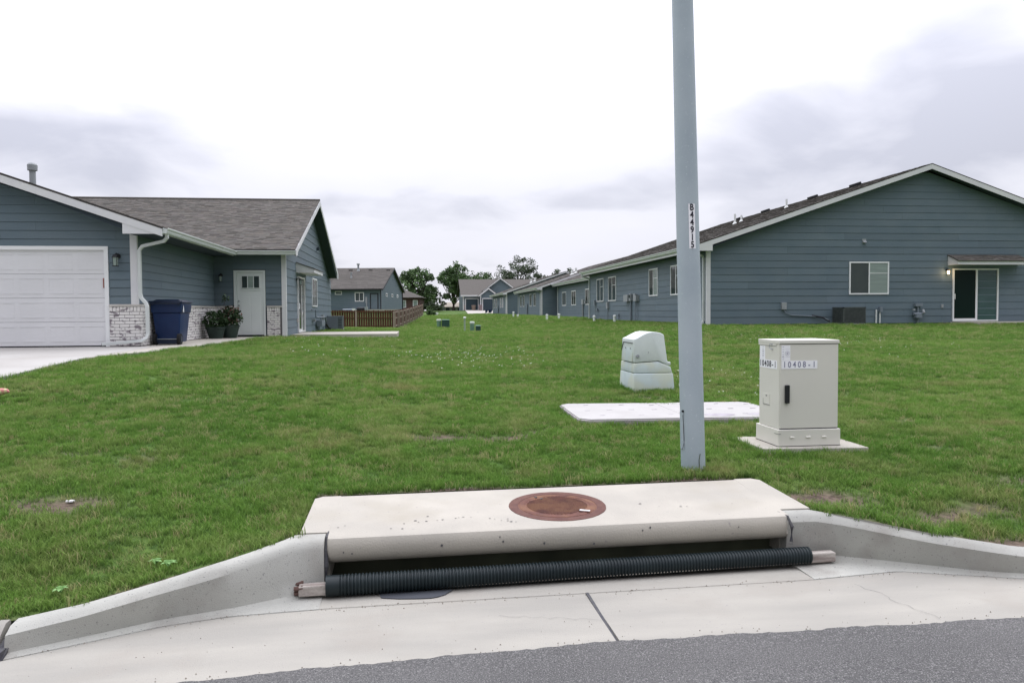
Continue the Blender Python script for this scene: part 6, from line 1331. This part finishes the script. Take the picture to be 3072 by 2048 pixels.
def contact_tufts(spots):  # extra tufts added as contact shading, blades toned darker than the lawn
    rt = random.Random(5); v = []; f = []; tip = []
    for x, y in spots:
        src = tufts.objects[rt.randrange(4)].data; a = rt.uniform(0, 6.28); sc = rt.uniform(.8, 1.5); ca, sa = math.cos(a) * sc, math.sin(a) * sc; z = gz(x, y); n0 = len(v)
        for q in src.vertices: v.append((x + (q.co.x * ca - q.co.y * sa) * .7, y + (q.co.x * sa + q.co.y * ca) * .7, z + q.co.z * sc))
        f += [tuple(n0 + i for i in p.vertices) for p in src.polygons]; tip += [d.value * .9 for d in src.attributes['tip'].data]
    me = bpy.data.meshes.new('contact_grass'); me.from_pydata(v, [], f); at = me.attributes.new('tip', 'FLOAT', 'POINT'); at.data.foreach_set('value', tip); me.materials.append(MT['grass'])
    o = bpy.data.objects.new('contact_grass', me); COL.objects.link(o); struct(o, 'stuff', 'longer grass added for contact shading around the pole, pads and pedestal'); o['category'] = 'grass'
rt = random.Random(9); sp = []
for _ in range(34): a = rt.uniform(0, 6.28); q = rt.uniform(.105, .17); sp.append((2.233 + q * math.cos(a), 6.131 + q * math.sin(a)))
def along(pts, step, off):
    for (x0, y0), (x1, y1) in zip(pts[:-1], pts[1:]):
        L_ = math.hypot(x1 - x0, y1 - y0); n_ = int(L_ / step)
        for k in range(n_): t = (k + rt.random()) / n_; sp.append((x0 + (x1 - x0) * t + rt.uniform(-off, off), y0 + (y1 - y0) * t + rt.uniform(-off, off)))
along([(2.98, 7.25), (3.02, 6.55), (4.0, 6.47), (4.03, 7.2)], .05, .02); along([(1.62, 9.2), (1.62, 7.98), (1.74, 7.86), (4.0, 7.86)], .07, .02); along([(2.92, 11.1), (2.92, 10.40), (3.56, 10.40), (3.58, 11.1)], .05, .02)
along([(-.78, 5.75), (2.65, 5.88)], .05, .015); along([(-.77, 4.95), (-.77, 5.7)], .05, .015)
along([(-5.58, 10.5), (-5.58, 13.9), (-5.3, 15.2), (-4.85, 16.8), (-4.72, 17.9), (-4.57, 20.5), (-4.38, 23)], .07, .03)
contact_tufts(sp)
def inview(x, y):
    d = y * math.cos(yaw) + x * math.sin(yaw); l_ = x * math.cos(yaw) - y * math.sin(yaw); return abs(l_) < d * .70 + .6
def free(x, y):
    if 3.0 < x < 4.0 and 6.55 < y < 7.25: return False
    if 1.66 < x < 4.02 and 7.92 < y < 9.2: return False
    if 2.96 < x < 3.52 and 10.5 < y < 11.15: return False
    if x < -5.6 and y < 18: return False
    if x < -4.45 and y > 17.3: return False
    if x < -4.75 and y > 15.7: return False
    if x < -5.2 and y > 14.6: return False
    if -3.95 < x < -.6 and 25.2 < y < 28.4: return False
    if x < -3.95 and y > 24: return False
    if x > 11.1 and y > 29.2: return False
    return True
grass_obj('grass', 'short green grass blades of the near lawn beside the curb and inlet', lambda x, y: y < 9.4 and inview(x, y) and free(x, y), 620, .65, 1.15, 1)
grass_obj('grass', 'green grass of the middle lawn around the pale pedestal', lambda x, y: 9.4 <= y < 18.5 and inview(x, y) and free(x, y), 260, .8, 1.3, 2)
grass_obj('grass', 'green grass of the far lawn between the house rows', lambda x, y: 18.5 <= y < 46 and inview(x, y) and free(x, y) and -6 < x < 26, 55, 1.1, 1.9, 3)
grass_obj('grass', 'green grass of the distant lawn reaching towards the garage house', lambda x, y: 46 <= y < 130 and inview(x, y) and -1 + (y - 46) * .03 < x < 13, 10, 2.0, 3.2, 4)

# ------------------------------------------------------------------ separate pieces that do not touch become objects of their own
def clusters(me):
    n = len(me.vertices); par = list(range(n))
    def fd(a):
        while par[a] != a: par[a] = par[par[a]]; a = par[a]
        return a
    for p in me.polygons:
        v = p.vertices; a = fd(v[0])
        for b in v[1:]: par[fd(b)] = a
    isl = {}
    for i in range(n): isl.setdefault(fd(i), []).append(i)
    if len(isl) > 60 or len(isl) < 2: return None
    bb = []
    for k, ids in isl.items():
        c = np.array([me.vertices[i].co for i in ids]); bb.append((c.min(0) - .006, c.max(0) + .006, ids))
    m = len(bb); g = list(range(m))
    def f2(a):
        while g[a] != a: a = g[a]
        return a
    for i in range(m):
        for j in range(i):
            if (bb[i][0] <= bb[j][1]).all() and (bb[j][0] <= bb[i][1]).all(): g[f2(i)] = f2(j)
    cl = {}
    for i in range(m): cl.setdefault(f2(i), []).extend(bb[i][2])
    return list(cl.values()) if len(cl) > 1 else None
SKIP = ('tread_bars', 'leaves', 'flowers', 'crown', 'trunk', 'grille', 'printed_number', 'cover_lid', 'lantern', 'seam', 'wheel', 'road')
for o in [o for o in bpy.data.objects if o.type == 'MESH' and o.users_collection and not o.get('kind') and not o.modifiers]:
    if o.name.split('.')[0] in SKIP or len(o.data.vertices) > 3000 or o.data.users > 1: continue
    cl = clusters(o.data)
    if not cl: continue
    src = o.data
    for k, ids in enumerate(cl):
        keep = set(ids); me = src.copy(); bm = bmesh.new(); bm.from_mesh(me); bm.verts.ensure_lookup_table()
        bmesh.ops.delete(bm, geom=[v for v in bm.verts if v.index not in keep], context='VERTS'); bm.to_mesh(me); bm.free()
        if k == 0: first = me
        else:
            c = bpy.data.objects.new(o.name.split('.')[0], me); COL.objects.link(c); c.parent = o.parent; c.location = o.location; c.rotation_euler = o.rotation_euler
            for key in ('category', 'label', 'group'):
                if key in o and o.parent is None: c[key] = o[key]
    o.data = first
